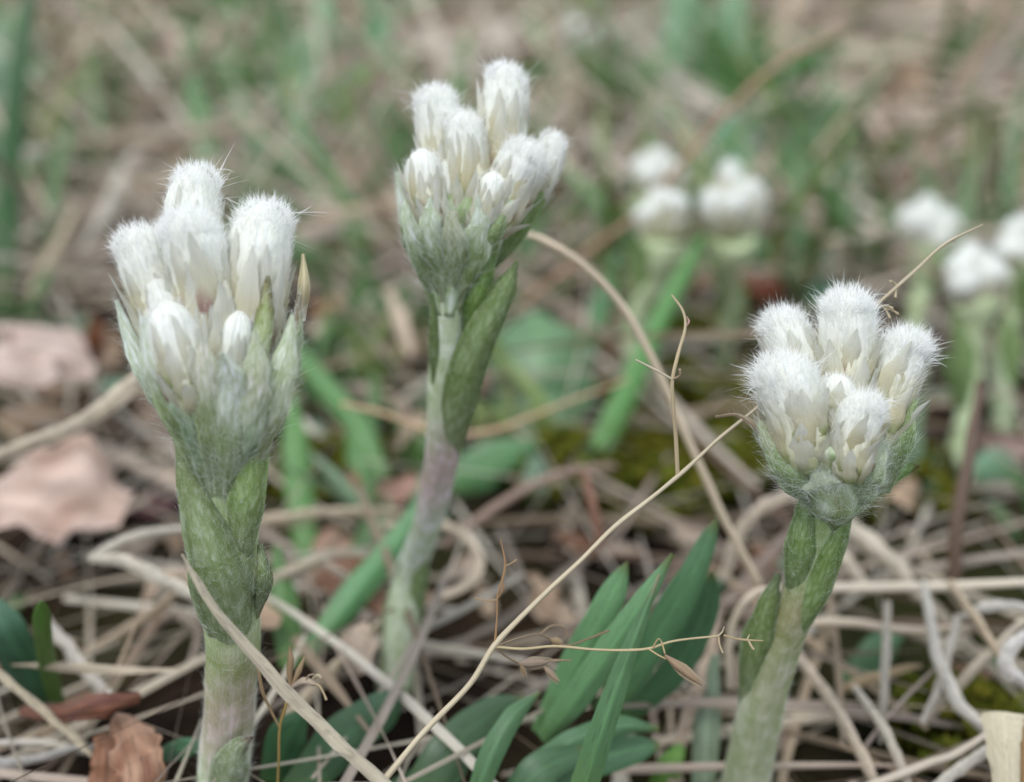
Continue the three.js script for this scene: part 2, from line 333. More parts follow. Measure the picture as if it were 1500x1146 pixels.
function plantBase(px) { const p = at(px); p.y = gh(p.x, p.z); return p; }
function stemOf(plant, px, rad, { tints = [[1, 1, 1]], wool = 2500, seg = 40 } = {}) {
  const pts = px.map(at), b = new MB();
  tube(b, pts, rad.map((x, i) => x * pxm(pts[Math.round(i * (pts.length - 1) / (rad.length - 1))])), { rs: 24, seg, rough: 0.08, ridge: 0.03, nr: 5, vs: 0.5,
    color: (t, a) => { const f = t * (tints.length - 1), i = Math.min(tints.length - 2, Math.floor(f)); return tints.length < 2 ? tints[0] : mix(tints[i], tints[i + 1], sstep(0, 1, clamp(f - i + .12 * Math.sin(a * 2)))); } });
  const m = b.build('stem', M.feltStem, plant);
  const k = woolOn(b, wool, { len: [0.5, 1.8], stray: .16, w: .014, along: pts[pts.length - 1].clone().sub(pts[0]).normalize() }).build('wool', M.fluff, m); k.userData.kind = 'stuff';
  return m;
}
function cup(plant, px, rad, wool, tints = [[1, 1, 1], [1, 1, 1]], o = {}) {
  const pts = px.map(at), b = new MB();
  tube(b, pts, rad.map((x, i) => x * pxm(pts[Math.min(i, pts.length - 1)])), { rs: 40, seg: 26, rough: 0.2, ridge: 0.04, nr: 7, vs: .5, seed: px[0][0], flat: 0.85, color: (t, a) => { const q = noise(t * 5 + px[0][0], Math.cos(a) * 2.2, Math.sin(a) * 2.2), c = mix(tints[0], tints[1], sstep(.2, .8, t)); return q < 0 ? mix(c, [.78, .7, .6], clamp(-q * 1.6)) : mix(c, [2, 1.9, 2.5], clamp(q * 1.6)); } });
  const m = b.build('flower_cup', M.feltStem, plant);
  const k = woolOn(b, wool, { len: [0.6, 2.2], stray: .12, w: .017, lift: .3, where: (p) => noise(p.x * 900, p.y * 900, p.z * 900) > -0.12, ...o }).build('wool', M.fluff, m); k.userData.kind = 'stuff';
  return m;
}
const head = (plant, a, b, r, o) => { const B = at(a), T = at(b); return capitulum(plant, B, T, r * pxm(T), o); };
const UP = (z) => z;

{ // 1: the tall flower with the widest woolly cup, by the straw that crosses its stem
  rnd = mulberry(101);
  const pl = thing('pussytoes_flower', 'sharp white pussytoes flower on thick woolly stem crossed by a stiff straw', 'wildflower', plantBase([318, 1222, 0]));
  stemOf(pl, [[318, 1224, 0], [326, 1146, 101], [337, 1030, 97], [340, 900, 92.5], [331, 760, 89], [323, 640, 87]], [38, 37, 37, 40, 45, 50], { tints: [[1.7, 1.65, 2.0], [1.8, 1.7, 2.1], [1.4, 1.0, 1.3], [1.15, 1.15, .95], [1.15, 1.2, 1.05], [1.5, 1.45, 1.5]], wool: 5200 });
  cup(pl, [[325, 700, 87.4], [322, 650, 87.2], [318, 600, 87.2], [314, 550, 87.4], [311, 500, 87.6]], [34, 60, 76, 98, 104], 5200, [[1.2, 1.25, 1.1], [1.5, 1.4, 1.5]]);
  head(pl, [312, 500, 88], [286, 240, 88], 44, { hairs: 2600, sd: 1 });
  head(pl, [318, 560, 84], [268, 305, 83.5], 52, { hairs: 3000, sd: 2, reach: 1.1 });
  head(pl, [262, 560, 85.5], [194, 330, 85], 46, { hairs: 2600, sd: 3, blush: .35 });
  head(pl, [370, 560, 86], [391, 292, 86.5], 52, { hairs: 2800, sd: 4, blush: .35 });
  head(pl, [292, 610, 83.5], [240, 436, 82.5], 42, { hairs: 1500, sd: 5, blush: .4, fluffLen: .7, strays: 20 });
  head(pl, [350, 600, 83.8], [352, 452, 83.2], 30, { hairs: 500, sd: 6, blush: .5, fluffLen: .5, strays: 8 });
  head(pl, [322, 600, 83.4], [306, 405, 83.2], 32, { hairs: 500, sd: 7, blush: .2, fluffLen: .6, strays: 4, bw: .8 });
  head(pl, [278, 590, 84], [222, 400, 83.6], 30, { hairs: 600, sd: 8, blush: .3, fluffLen: .6, strays: 6, bw: .8 });
  head(pl, [362, 590, 84.6], [350, 390, 84.6], 34, { hairs: 600, sd: 9, blush: .3, fluffLen: .6, strays: 4, bw: .8 });
  // leafy bracts under the heads
  for (const [px, w, o] of [
    [[[306, 722, 86], [288, 650, 84.2], [256, 585, 82.8], [228, 525, 81.8], [206, 464, 81.8]], [40, 58, 66, 46, 7], {}],
    [[[314, 728, 85.6], [300, 655, 83.6], [280, 590, 82], [262, 530, 81], [248, 474, 81]], [40, 54, 58, 42, 7], {}],
    [[[320, 716, 85.4], [316, 650, 83.2], [308, 595, 81.8], [302, 545, 80.8], [296, 496, 80.7]], [40, 52, 56, 40, 7], { tipTint: [2.8, 2.25, 3.4] }],
    [[[326, 726, 85.4], [332, 655, 83.2], [338, 600, 81.8], [338, 555, 80.9], [325, 518, 79.9]], [40, 52, 54, 38, 5], {}],
    [[[334, 722, 85.6], [350, 655, 83.6], [366, 600, 82.2], [376, 545, 81.4], [372, 486, 81.6]], [40, 54, 56, 42, 7], { tipTint: [2.5, 2.1, 2.9] }],
    [[[346, 720, 86], [372, 655, 84.4], [398, 590, 83], [418, 530, 82.6], [428, 462, 83.2]], [38, 52, 54, 38, 7], { tipTint: [2.6, 2.3, 3.2] }]])
    claspLeaf(pl, px, w, { tint: [1.2 + rr(-.15, .2), 1.22 + rr(-.1, .2), 1.05 + rr(-.1, .3)], tipTint: [3.05, 2.65, 4.3], tipFrom: rr(.28, .46), jag: .3, wave: .16, sink: .3, wool: 1300, strayLen: [.5, 1.9], cup: .55, seed: px[2][0], ...o });
  claspLeaf(pl, [[338, 660, 84.2], [368, 560, 82.6], [386, 480, 82.6], [392, 404, 83.6]], [36, 44, 38, 10], { tint: [1.7, 1.6, 1.5], tipTint: [1.0, .72, .62], tipFrom: .74, edge: [.7, .5, .42], wool: 800, cup: .9, jag: .12, label: 'upright green bract with brown rim' });
  claspLeaf(pl, [[372, 630, 85], [412, 560, 83.8], [432, 500, 84.2], [438, 432, 85]], [36, 42, 26, 6], { tint: [1.5, 1.45, 1.45], tipTint: [1.0, .62, .7], tipFrom: .74, wool: 1000, strayLen: [.5, 1.6], jag: .15, wave: .12 });
  claspLeaf(pl, [[282, 640, 85], [226, 565, 84], [196, 510, 84], [170, 440, 84.6]], [36, 42, 28, 6], { tint: [1.4, 1.35, 1.35], tipTint: [3.0, 2.65, 4.2], tipFrom: .2, jag: .3, wave: .15, wool: 1200, strayLen: [.4, 1.4] });
  claspLeaf(pl, [[440, 470, 85.5], [445, 420, 85.3], [444, 372, 85.6]], [22, 20, 5], { mat: M.bract, tint: C(222, 212, 170), wool: 0 });
  // stem leaves
  claspLeaf(pl, [[352, 985, 92.6], [322, 850, 86.8], [288, 735, 85.2], [258, 648, 85.2]], [84, 112, 84, 52, 7], { cup: 1.0, tint: [1.15, 1.17, 1.1], tipTint: [.95, .95, .85], tipFrom: .55, wool: 2200, label: 'broad grey green leaf clasping the stem' });
  claspLeaf(pl, [[350, 830, 87.6], [360, 740, 85.5], [370, 650, 84.6], [384, 570, 84.2]], [52, 64, 62, 30], { cup: .9, tint: [1.08, 1.2, .85], wool: 1000 });
  claspLeaf(pl, [[372, 905, 90.5], [386, 850, 88.5], [381, 798, 88.6]], [22, 30, 10], { tint: [.95, .95, .9], edge: [.6, .45, .45], wave: .25, wool: 260, label: 'small crumpled grey leaf' });
  claspLeaf(pl, [[320, 1190, 97], [335, 1130, 95.5], [348, 1096, 95], [370, 1080, 94.6]], [76, 66, 34, 3], { cup: 1.0, tint: [1.1, 1.05, 1.15], tipTint: [.5, .22, .3], tipFrom: .78, wool: 800, label: 'felted grey leaf with a thorn-like purple tip' });
}
{ // 2: the tallest flower in the middle
  rnd = mulberry(202);
  const pl = thing('pussytoes_flower', 'tallest pussytoes flower, slender pale stem leaning, white heads splayed apart', 'wildflower', plantBase([577, 1012, 0]));
  stemOf(pl, [[577, 1014, 0], [598, 850, 119], [622, 780, 114.5], [646, 680, 109], [653, 560, 103.5], [656, 410, 98.6]], [26, 22, 21, 24, 25, 23], { tints: [[1.3, 1.25, 1.3], [1.7, 1.6, 1.9], [1.8, 1.65, 2.3], [1.6, 1.05, 1.7], [1.7, 1.65, 1.9], [2.1, 1.95, 2.5]], wool: 3200 });
  cup(pl, [[655, 462, 99.6], [660, 402, 99], [667, 358, 99.2], [679, 318, 99.6], [688, 290, 100]], [18, 44, 70, 90, 92], 4200, [[.8, 1, .6], [.95, 1, .85]]);
  head(pl, [655, 330, 98.6], [634, 124, 98.6], 38, { hairs: 2300, sd: 11 });
  head(pl, [682, 330, 96.8], [676, 160, 96.6], 34, { hairs: 1900, sd: 12 });
  head(pl, [706, 320, 99], [744, 92, 98.6], 37, { hairs: 2500, sd: 13, strays: 60 });
  head(pl, [704, 345, 96.6], [782, 205, 95.8], 40, { hairs: 2300, sd: 14, blush: .4 });
  head(pl, [740, 340, 99.5], [818, 192, 99.5], 26, { hairs: 1500, sd: 15 });
  head(pl, [640, 345, 96], [618, 215, 96], 30, { hairs: 700, sd: 16, blush: .5, fluffLen: .6, strays: 12 });
  head(pl, [660, 345, 96.8], [656, 230, 96.8], 28, { hairs: 900, sd: 17, blush: .3, fluffLen: .7, strays: 5 });
  head(pl, [700, 345, 95.6], [726, 248, 95.2], 26, { hairs: 900, sd: 18, blush: .3, fluffLen: .6, strays: 8 });
  claspLeaf(pl, [[640, 408, 97.4], [606, 350, 96.6], [594, 310, 96.8], [582, 252, 97.2]], [36, 40, 30, 22, 8], { tint: [.85, 1, .68], tipTint: [3.05, 2.65, 4.3], tipFrom: .6, jag: .2, wool: 900, strayLen: [.5, 1.6] });
  for (const [px, w, o] of [
    [[[648, 448, 98.6], [632, 400, 97.2], [616, 358, 95.9], [604, 318, 95.4], [597, 276, 95.8]], [26, 42, 46, 34, 7], {}],
    [[[652, 452, 98.4], [648, 404, 96.8], [638, 362, 95.3], [630, 326, 94.5], [630, 290, 94.4]], [26, 42, 48, 36, 7], {}],
    [[[656, 446, 98.2], [662, 404, 96.6], [666, 366, 95], [664, 336, 94.2], [656, 306, 93.9]], [26, 44, 50, 34, 6], { tipTint: [2.6, 2.1, 3.0] }],
    [[[660, 450, 98.4], [678, 404, 96.7], [694, 362, 95.1], [704, 328, 94.2], [700, 290, 93.9]], [26, 44, 50, 34, 6], {}]])
    claspLeaf(pl, px, w, { tint: [.95 + rr(-.1, .15), 1.05 + rr(-.05, .15), .78 + rr(-.1, .2)], tipTint: [3.0, 2.65, 4.2], tipFrom: rr(.36, .54), jag: .3, wave: .16, sink: .3, wool: 1100, strayLen: [.5, 1.8], cup: .55, seed: px[2][0], ...o });
  claspLeaf(pl, [[680, 405, 96.6], [716, 345, 94.8], [742, 300, 94.8], [768, 262, 95.4]], [30, 44, 34, 8], { tint: [1, 1.1, .85], tipTint: [2.8, 2.4, 3.6], tipFrom: .45, jag: .3, wave: .15, wool: 700 });
  claspLeaf(pl, [[694, 410, 98], [750, 340, 97.6], [788, 280, 98], [806, 235, 98.4]], [36, 46, 38, 8], { tint: [.78, .92, .6], wool: 400 });
  claspLeaf(pl, [[652, 690, 107.6], [668, 600, 102.6], [700, 500, 98.8], [738, 425, 97], [758, 383, 96.6]], [52, 66, 62, 42, 5], { cup: .9, tint: [.95, 1.05, .85], edge: [.72, .85, .5], tipTint: [.7, .75, .6], wool: 900, label: 'long folded leaf standing away from the stem' });
  claspLeaf(pl, [[674, 520, 101], [700, 430, 97.6], [728, 352, 96.6]], [30, 44, 12], { tint: [.8, 1.02, .55], cup: 1.0, wool: 350 });
  claspLeaf(pl, [[644, 620, 104], [638, 520, 100.6], [634, 430, 98]], [16, 22, 8], { tint: [.85, .95, .72], wool: 150 });
  claspLeaf(pl, [[580, 1010, 128], [598, 930, 121], [614, 850, 117], [624, 815, 115.5]], [32, 38, 34, 8], { cup: .95, tint: [.85, .98, .72], edge: [1.25, 1.3, 1.3], wool: 500 });
  claspLeaf(pl, [[570, 1005, 129], [568, 910, 122], [586, 825, 117]], [18, 24, 8], { cup: .9, tint: [1.2, 1.2, 1.2], wool: 300 });
}
{ // 3: the flower with five separate tufts, thin stalk passing behind it
  rnd = mulberry(303);
  const pl = thing('pussytoes_flower', 'pussytoes flower of five separate fluffy tufts above a round woolly cup', 'wildflower', plantBase([1085, 1190, 0]));
  stemOf(pl, [[1084, 1192, 0], [1106, 1080, 107], [1138, 960, 100.5], [1170, 880, 97], [1195, 800, 94], [1216, 735, 91.6]], [36, 33, 30, 28, 29, 31], { tints: [[1.35, 1.25, 1.4], [1.3, 1.2, 1.3], [1.25, 1.12, 1.15], [1.0, .82, .72], [1.15, 1.22, 1.05], [1.05, 1.2, .85]], wool: 3000 });
  cup(pl, [[1222, 768, 92], [1222, 724, 91], [1217, 692, 90.8], [1214, 662, 90.8], [1214, 640, 90.8]], [20, 54, 80, 90, 86], 5600, [[.82, .95, .7], [1.02, 1.0, 1.0]], { len: [0.8, 2.8], stray: .1 });
  head(pl, [1236, 640, 90.5], [1243, 422, 90], 44, { hairs: 3000, sd: 21, bw: 1.0, nb: 6, fluffLen: 1.4, spiky: .55, strays: 60, reach: .95, blush: .15 });
  head(pl, [1196, 640, 92], [1136, 452, 92.6], 38, { hairs: 2600, sd: 22, bw: 1.0, nb: 6, fluffLen: 1.4, spiky: .55, strays: 60 });
  head(pl, [1180, 690, 88.4], [1134, 520, 87.4], 48, { hairs: 3200, sd: 23, bw: 1.0, nb: 6, fluffLen: 1.4, spiky: .55, strays: 80, blush: .35 });
  head(pl, [1246, 705, 87.2], [1270, 572, 86.0], 37, { hairs: 2600, sd: 24, bw: 1.0, nb: 6, fluffLen: 1.4, spiky: .55, strays: 70, blush: .3, reach: .95 });
  head(pl, [1284, 655, 90.8], [1338, 482, 90.6], 42, { hairs: 2800, sd: 25, bw: 1.0, nb: 6, fluffLen: 1.4, spiky: .55, strays: 80 });
  head(pl, [1216, 640, 87.8], [1226, 545, 88], 26, { hairs: 1200, sd: 26, bw: 1.0, nb: 6, strays: 0, blush: .3 });
  claspLeaf(pl, [[1290, 720, 90], [1318, 645, 89.6], [1340, 585, 89.8]], [40, 46, 12], { tint: [.85, 1, .7], tipTint: [1.3, 1.35, 1.1], tipFrom: .5, wool: 700, strayLen: [.5, 1.6] });
  claspLeaf(pl, [[1226, 745, 89.4], [1256, 712, 87.2], [1280, 680, 86.6], [1296, 648, 86.8]], [46, 66, 46, 10], { tint: [.8, .9, .68], tipTint: [1.9, 1.8, 2.2], tipFrom: .5, jag: .3, wave: .15, wool: 1500, strayLen: [.6, 2.2] });
  claspLeaf(pl, [[1206, 738, 89.4], [1168, 700, 87.4], [1136, 660, 87.2], [1112, 618, 87.8]], [44, 62, 40, 10], { tint: [.85, .98, .72], tipTint: [1.8, 1.6, 1.9], tipFrom: .5, jag: .3, wave: .15, wool: 1200, strayLen: [.6, 2.2] });
  claspLeaf(pl, [[1214, 742, 89], [1210, 716, 87.2], [1204, 690, 86.8]], [50, 80, 26], { tint: [.95, .98, .95], tipTint: [2.4, 2.1, 2.9], tipFrom: .35, jag: .35, wave: .25, wool: 1700, strayLen: [.6, 2.4] });
  claspLeaf(pl, [[1270, 728, 92], [1302, 700, 93], [1330, 686, 94], [1346, 683, 94.6]], [34, 30, 22, 4], { tint: [.7, .95, .5], tipTint: [.5, .25, .2], tipFrom: .74, wool: 60, mat: M.feltLeaf, label: 'small green leaf with a brown tip' });
  claspLeaf(pl, [[1136, 668, 88.4], [1108, 626, 88.6], [1080, 608, 89], [1048, 611, 89.4]], [16, 12, 6, 3], { mat: M.straw, tint: C(190, 170, 140), wool: 30, twist: .8, label: 'thin dry curling tip' });
  claspLeaf(pl, [[1150, 950, 98], [1190, 870, 94.2], [1222, 795, 91.4], [1250, 735, 90]], [46, 56, 44, 8], { cup: .9, tint: [.95, 1.12, .75], edge: [1.35, 1.35, 1.4], baseTint: [1.0, 1.1, .85], wool: 500, sink: .8 });
  claspLeaf(pl, [[1096, 1060, 104], [1108, 950, 98.6], [1124, 890, 96.4], [1140, 842, 95.2]], [48, 58, 36, 10], { cup: .9, tint: [.82, .92, .62], edge: [1.1, 1.12, 1.15], tipTint: [.85, .88, .88], wool: 400 });
  claspLeaf(pl, [[1164, 880, 95.4], [1172, 810, 92.2], [1184, 728, 90.6]], [48, 58, 30], { cup: .95, tint: [1.0, 1.15, .85], edge: [1.4, 1.4, 1.5], baseTint: [1.1, 1.2, .95], wool: 500, sink: .8 });
}
// farther flowers, each with its own heads: [head centre], then tufts as offsets
function farFlower(label, foot, stemTop, tufts, r, sd, leafN = 2) {
  rnd = mulberry(900 + sd);
  const pl = thing('pussytoes_flower', label, 'wildflower', plantBase(foot));
  const A = at(foot), T = at(stemTop), mid = A.clone().lerp(T, .5).add(V(rr(-2, 2) * MM, 0, rr(-2, 2) * MM));
  const b = new MB(), k = pxm(T);
  tube(b, [A, mid, A.clone().lerp(T, .8), T], [1.5 * MM, 1.4 * MM, 1.4 * MM, 1.4 * MM, 1.5 * MM, 1.7 * MM, r * k * .85, r * k * 1.15, r * k * 1.2], { rs: 18, seg: 36, rough: .3, color: (t) => mix([1.3, 1.3, 1.3], [1.45, 1.4, 1.4], t) });
  const st = b.build('stem', M.feltStem, pl);
  const wl = woolOn(b, 700, { w: .03 }).build('wool', M.fluff, st); wl.userData.kind = 'stuff';
  tufts.forEach(([x, y, dz, q = 1], i) => {
    const tp = P(x, y, stemTop[2] + dz), bs = T.clone().lerp(tp, .25).add(V(0, -1.6 * MM, 0));
    capitulum(pl, bs, tp, r * q * (.72 + .26 * ((i * 7 + sd) % 5) / 4) * pxm(tp), { hairs: 700, sd: sd + i, strays: 20, blush: .3, dull: .95 });
  });
  for (let i = 0; i < leafN; i++) {
    const f = rr(.25, .7), p = A.clone().lerp(T, f), d = V(rr(-1, 1), 2.6, rr(-1, 1)).normalize(), lf = new MB();
    ribbon(lf, [p, p.clone().addScaledVector(d, 6 * MM), p.clone().addScaledVector(d, 12 * MM).add(V(rr(-2, 2) * MM, -1 * MM, 0))], [2 * MM, 3.4 * MM, .4 * MM], { cup: .6, ac: 4, seg: 8, color: () => [.9, 1.05, .8] });
    lf.build('leaf', M.feltLeaf, pl);
  }
  return pl;
}
farFlower('blurred pussytoes flower nearest the arching brown stalk, lower of that pair', [930, 610, 0], [972, 352, 176], [[966, 272, 1], [992, 280, -2], [945, 296, 0, .9], [1000, 300, 2, .8]], 27, 10);
farFlower('blurred pussytoes flower partly hidden behind the arching brown stalk', [905, 520, 0], [958, 290, 196], [[962, 214, 0], [940, 226, 2], [985, 232, 1], [955, 240, -3]], 26, 20);
farFlower('blurred pussytoes flower with one tall central tuft before a rounded green leaf', [1050, 560, 0], [1073, 348, 180], [[1070, 232, 1], [1040, 274, -2], [1106, 262, 1], [1082, 280, -4], [1114, 284, 3, .8]], 27, 30);
farFlower('broad blurred pussytoes flower standing alone above the brown stem', [1345, 560, 0], [1360, 375, 200], [[1360, 284, 1], [1332, 300, -1], [1388, 304, 0], [1350, 308, -4], [1378, 330, -3]], 27, 40);
farFlower('blurred pussytoes flower behind the thin stalk tip, pale stem curving down', [1395, 700, 0], [1430, 436, 166], [[1420, 352, 0], [1402, 372, -2], [1456, 378, -2], [1436, 366, 3], [1410, 396, -4]], 29, 50);
farFlower('blurred pussytoes flower cut by the photo edge beside the pale stemmed one', [1470, 640, 0], [1500, 395, 182], [[1488, 318, 0], [1512, 310, 1], [1478, 346, -2], [1506, 350, -3]], 28, 60);
farFlower('farthest pussytoes flower, a single small blurred tuft near the dark hollow', [862, 190, 0], [848, 92, 330], [[843, 26, 0], [856, 34, 3], [834, 44, -3]], 21, 70);
farFlower('small low pussytoes bud between the two tallest flowers', [522, 560, 0], [516, 516, 196], [[513, 486, 0], [522, 490, 1]], 14, 80, 1);
farFlower('grey green budding pussytoes plant, still closed, behind the broad flower', [1405, 330, 0], [1405, 262, 260], [[1408, 226, 0, .6], [1396, 238, -2, .6], [1420, 236, 1, .6]], 18, 90, 3);

// ---------------------------------------------------------------- green leaves and blades
const GREEN = C(96, 136, 84), BLUEGREEN = C(90, 136, 90), DEEP = C(58, 96, 54), GRASS = C(94, 138, 74), PALEG = C(150, 172, 142);
function leafBlade(parent, px, w, col, { cup = .45, round = 0, seg = 20, ac = 8, twist = 0, wave = .05, tipCol = null, fold = 0, normal = null, thick = .0003, name = 'leaf', rib = true, jag = .03 } = {}) {
  const pts = px.map(at), b = new MB();
  const widths = w.map((x, i) => x * pxm(pts[Math.round(i * (pts.length - 1) / Math.max(1, w.length - 1))]));
  ribbon(b, pts, widths, { cup, round, seg, ac, twist, wave, fold, thick, normal, jag, seed: px[0][0] * .013, vs: .3,
    color: (t, u) => { col = col.lit ? col : Object.assign(mix(mul(col, 1.4), Array(3).fill(1.3 * (col[0] + col[1] + col[2]) / 3), .12), { lit: 1 }); let c = mix(col, mul(col, 1.18), rib ? sstep(.16, .02, Math.abs(u)) : 0); c = mix(mix(c, C(126, 160, 84), .35 * sstep(.35, 0, t)), c, sstep(0, .4, t)); return tipCol ? mix(c, tipCol, sstep(.88, 1, t)) : c; } });
  return [b, pts, name];
}
function upright(px, lean = .05) {
  const a = G(px[0][0], px[0][1], px[0][2]);
  return px.map((q, i) => { if (!i) return q; const d = ray(q[0], q[1]), t = a.z * (1 + lean * i) / d.z; return [q[0], q[1], Math.max(41, t / MM)]; });
}
const py0 = (px) => px[0][1];
function green(name, label, category, px, w, col, o = {}) {
  const [b] = leafBlade(null, px, w, col, o);
  return solo(b, name, o.mat ?? M.green, label, category, o.group);
}
{ // the rosette of strap leaves at the foot of the flowers
  rnd = mulberry(404);
  const pl = thing('rosette_plant', 'rosette of smooth blue green strap leaves between the tallest flower and the five tufted one', 'plant', plantBase([800, 1100, 0]));
  const L = (px, w, c, o) => { const [b] = leafBlade(null, px, w.map((q) => q * .62), mul([c[0] * 1.08, c[1], c[2]], 1.4), { cup: .25, tipCol: C(120, 130, 70), jag: .08, ...o }); b.build('leaf', M.green, pl); };
  L([[790, 1075, 108], [835, 985, 105], [885, 895, 102], [920, 822, 101]], [44, 64, 78, 66, 30], BLUEGREEN, { round: .12 });
  L([[796, 1085, 106], [860, 1000, 101], [925, 905, 98], [986, 812, 97]], [46, 70, 72, 50, 12], BLUEGREEN, { fold: .25 });
  L([[880, 1045, 110], [950, 950, 106], [1010, 850, 103], [1052, 757, 102]], [50, 78, 84, 60, 24], C(70, 112, 74), { round: .08 });
  L([[900, 1060, 113], [985, 985, 109], [1030, 900, 107], [1044, 835, 106]], [50, 70, 72, 34], C(62, 102, 66), { round: .15 });
  L([[690, 1190, 98], [720, 1105, 98], [752, 1050, 99], [790, 1015, 101]], [44, 60, 50, 12], C(64, 102, 64), { fold: .35 });
  L([[600, 1190, 103], [660, 1100, 104], [720, 1045, 107], [770, 1025, 110]], [90, 110, 80, 24], C(48, 78, 46), {});
  L([[770, 1125, 103], [840, 1085, 102], [905, 1064, 103], [965, 1068, 105]], [40, 54, 50, 16], C(70, 110, 72), { fold: .3 });
  L([[760, 1165, 104], [850, 1120, 103], [930, 1098, 105], [965, 1092, 106]], [60, 88, 70, 24], C(60, 100, 64), {});
  L([[740, 1190, 100], [790, 1130, 100], [860, 1100, 102]], [70, 90, 40], C(56, 92, 56), {});
}
green('grass_blade', 'narrow sharp green blade slanting in front of the strap leaf rosette', 'grass blade', [[852, 1165, 95], [880, 1075, 93], [920, 960, 92], [966, 842, 91.5]], [42, 40, 34, 22, 4], C(92, 136, 88), { fold: .5, tipCol: C(190, 185, 150), cup: 0, wave: 0 });
{ // low leaves of the flowers, lying about
  rnd = mulberry(405);
  const list = [
    ['dark green oval leaf at the foot of the tallest flower', [[430, 1165, 1], [500, 1085, 5], [560, 1040, 8], [592, 1012, 9]], [70, 100, 80, 20], C(52, 92, 52), 0],
    ['second dark leaf under the tallest flower, half behind the first', [[400, 1150, 0], [420, 1080, 5], [450, 1040, 8]], [60, 80, 20], C(60, 104, 66), 0],
    ['big dark green leaf at the photo edge beside the upright bright leaf', [[80, 1060, 1], [40, 985, 9], [5, 920, 15], [-20, 870, 18]], [40, 74, 80, 30], C(60, 100, 72), .1],
    ['upright bright green leaf with rounded tip beside the big dark leaf', [[88, 1045, 2], [72, 985, 9], [62, 925, 16], [60, 880, 20]], [26, 36, 36, 34], C(84, 128, 44), .16],
    ['small flat green leaf between the woolly stem and the rust brown dead leaf', [[225, 1110, 3], [265, 1098, 5], [305, 1088, 6]], [26, 44, 20], C(66, 112, 76), .1],
    ['pale green leaf lying at the foot of the five tufted flower', [[960, 1165, 2], [980, 1125, 6], [1000, 1090, 8]], [40, 54, 20], C(104, 150, 60), .1],
    ['grey green upright leaf beside the stem of the five tufted flower', [[1030, 1170, 2], [1036, 1060, 8], [1048, 960, 14]], [46, 56, 18], C(136, 154, 128), 0],
    ['large dull oval leaf behind the loop of the arching straw', [[800, 640, 2], [795, 570, 8], [788, 500, 14], [785, 455, 16]], [90, 160, 150, 70], C(84, 122, 76), .2],
    ['low wide green leaf below the large dull oval one', [[640, 720, 1], [720, 680, 4], [800, 655, 5]], [50, 70, 30], C(84, 130, 78), 0],
    ['tall rounded blue green leaf behind the flower with one tall tuft', [[1075, 300, 2], [1072, 250, 9], [1068, 195, 16], [1066, 165, 19]], [60, 92, 90, 44], C(80, 124, 90), .2],
    ['pointed blue green leaf beside the purple leaf', [[1265, 350, 1], [1245, 310, 8], [1232, 260, 15], [1222, 228, 18]], [40, 76, 62, 16], C(92, 130, 96), 0],
    ['rounded green leaf under the pointed blue green leaf', [[1195, 470, 1], [1192, 425, 6], [1188, 385, 11], [1186, 358, 13]], [60, 94, 88, 40], C(70, 116, 86), .2],
    ['green leaf leaning toward the hidden flower above the arching stalk', [[1000, 240, 1], [970, 195, 6], [940, 150, 9]], [46, 74, 20], C(86, 136, 100), 0],
    ['dark green leaf near the top corner behind the closed bud plant', [[1500, 115, 1], [1455, 80, 8], [1410, 45, 12]], [30, 44, 14], C(58, 104, 66), 0],
    ['pale green leaf among straw behind the brown upright stem', [[1500, 700, 1], [1460, 690, 4], [1420, 690, 6]], [40, 70, 20], C(110, 150, 112), 0],
    ['folded grey green leaf in the tangle under the twiggy stalk branch', [[790, 740, 1], [786, 700, 5], [784, 668, 8]], [24, 40, 16], C(140, 168, 142), 0],
    ['dark green leaf showing through the straw tangle beside the stem foot', [[1240, 1000, 0], [1290, 950, 3], [1320, 920, 4]], [50, 66, 24], C(62, 104, 62), 0],
    ['small green leaf poking out near the pale wood chip', [[1470, 1010, 0], [1465, 985, 3], [1450, 960, 5]], [36, 44, 14], C(72, 112, 52), 0],
    ['broad dim green leaf at the photo base under the rosette', [[560, 1180, 0], [650, 1130, 3], [700, 1080, 5]], [70, 80, 20], C(66, 108, 66), 0],
  ];
  for (let [label, px, w, c, rd] of list) green('ground_leaf', label, 'leaf', py0(px) < 700 ? px = upright(px, .04) : px, w.map((q) => q * (py0(px) > 800 ? .74 : 1)), mul(c, py0(px) > 800 ? 1.1 : 1.15), { round: rd, cup: .35, wave: .08 });
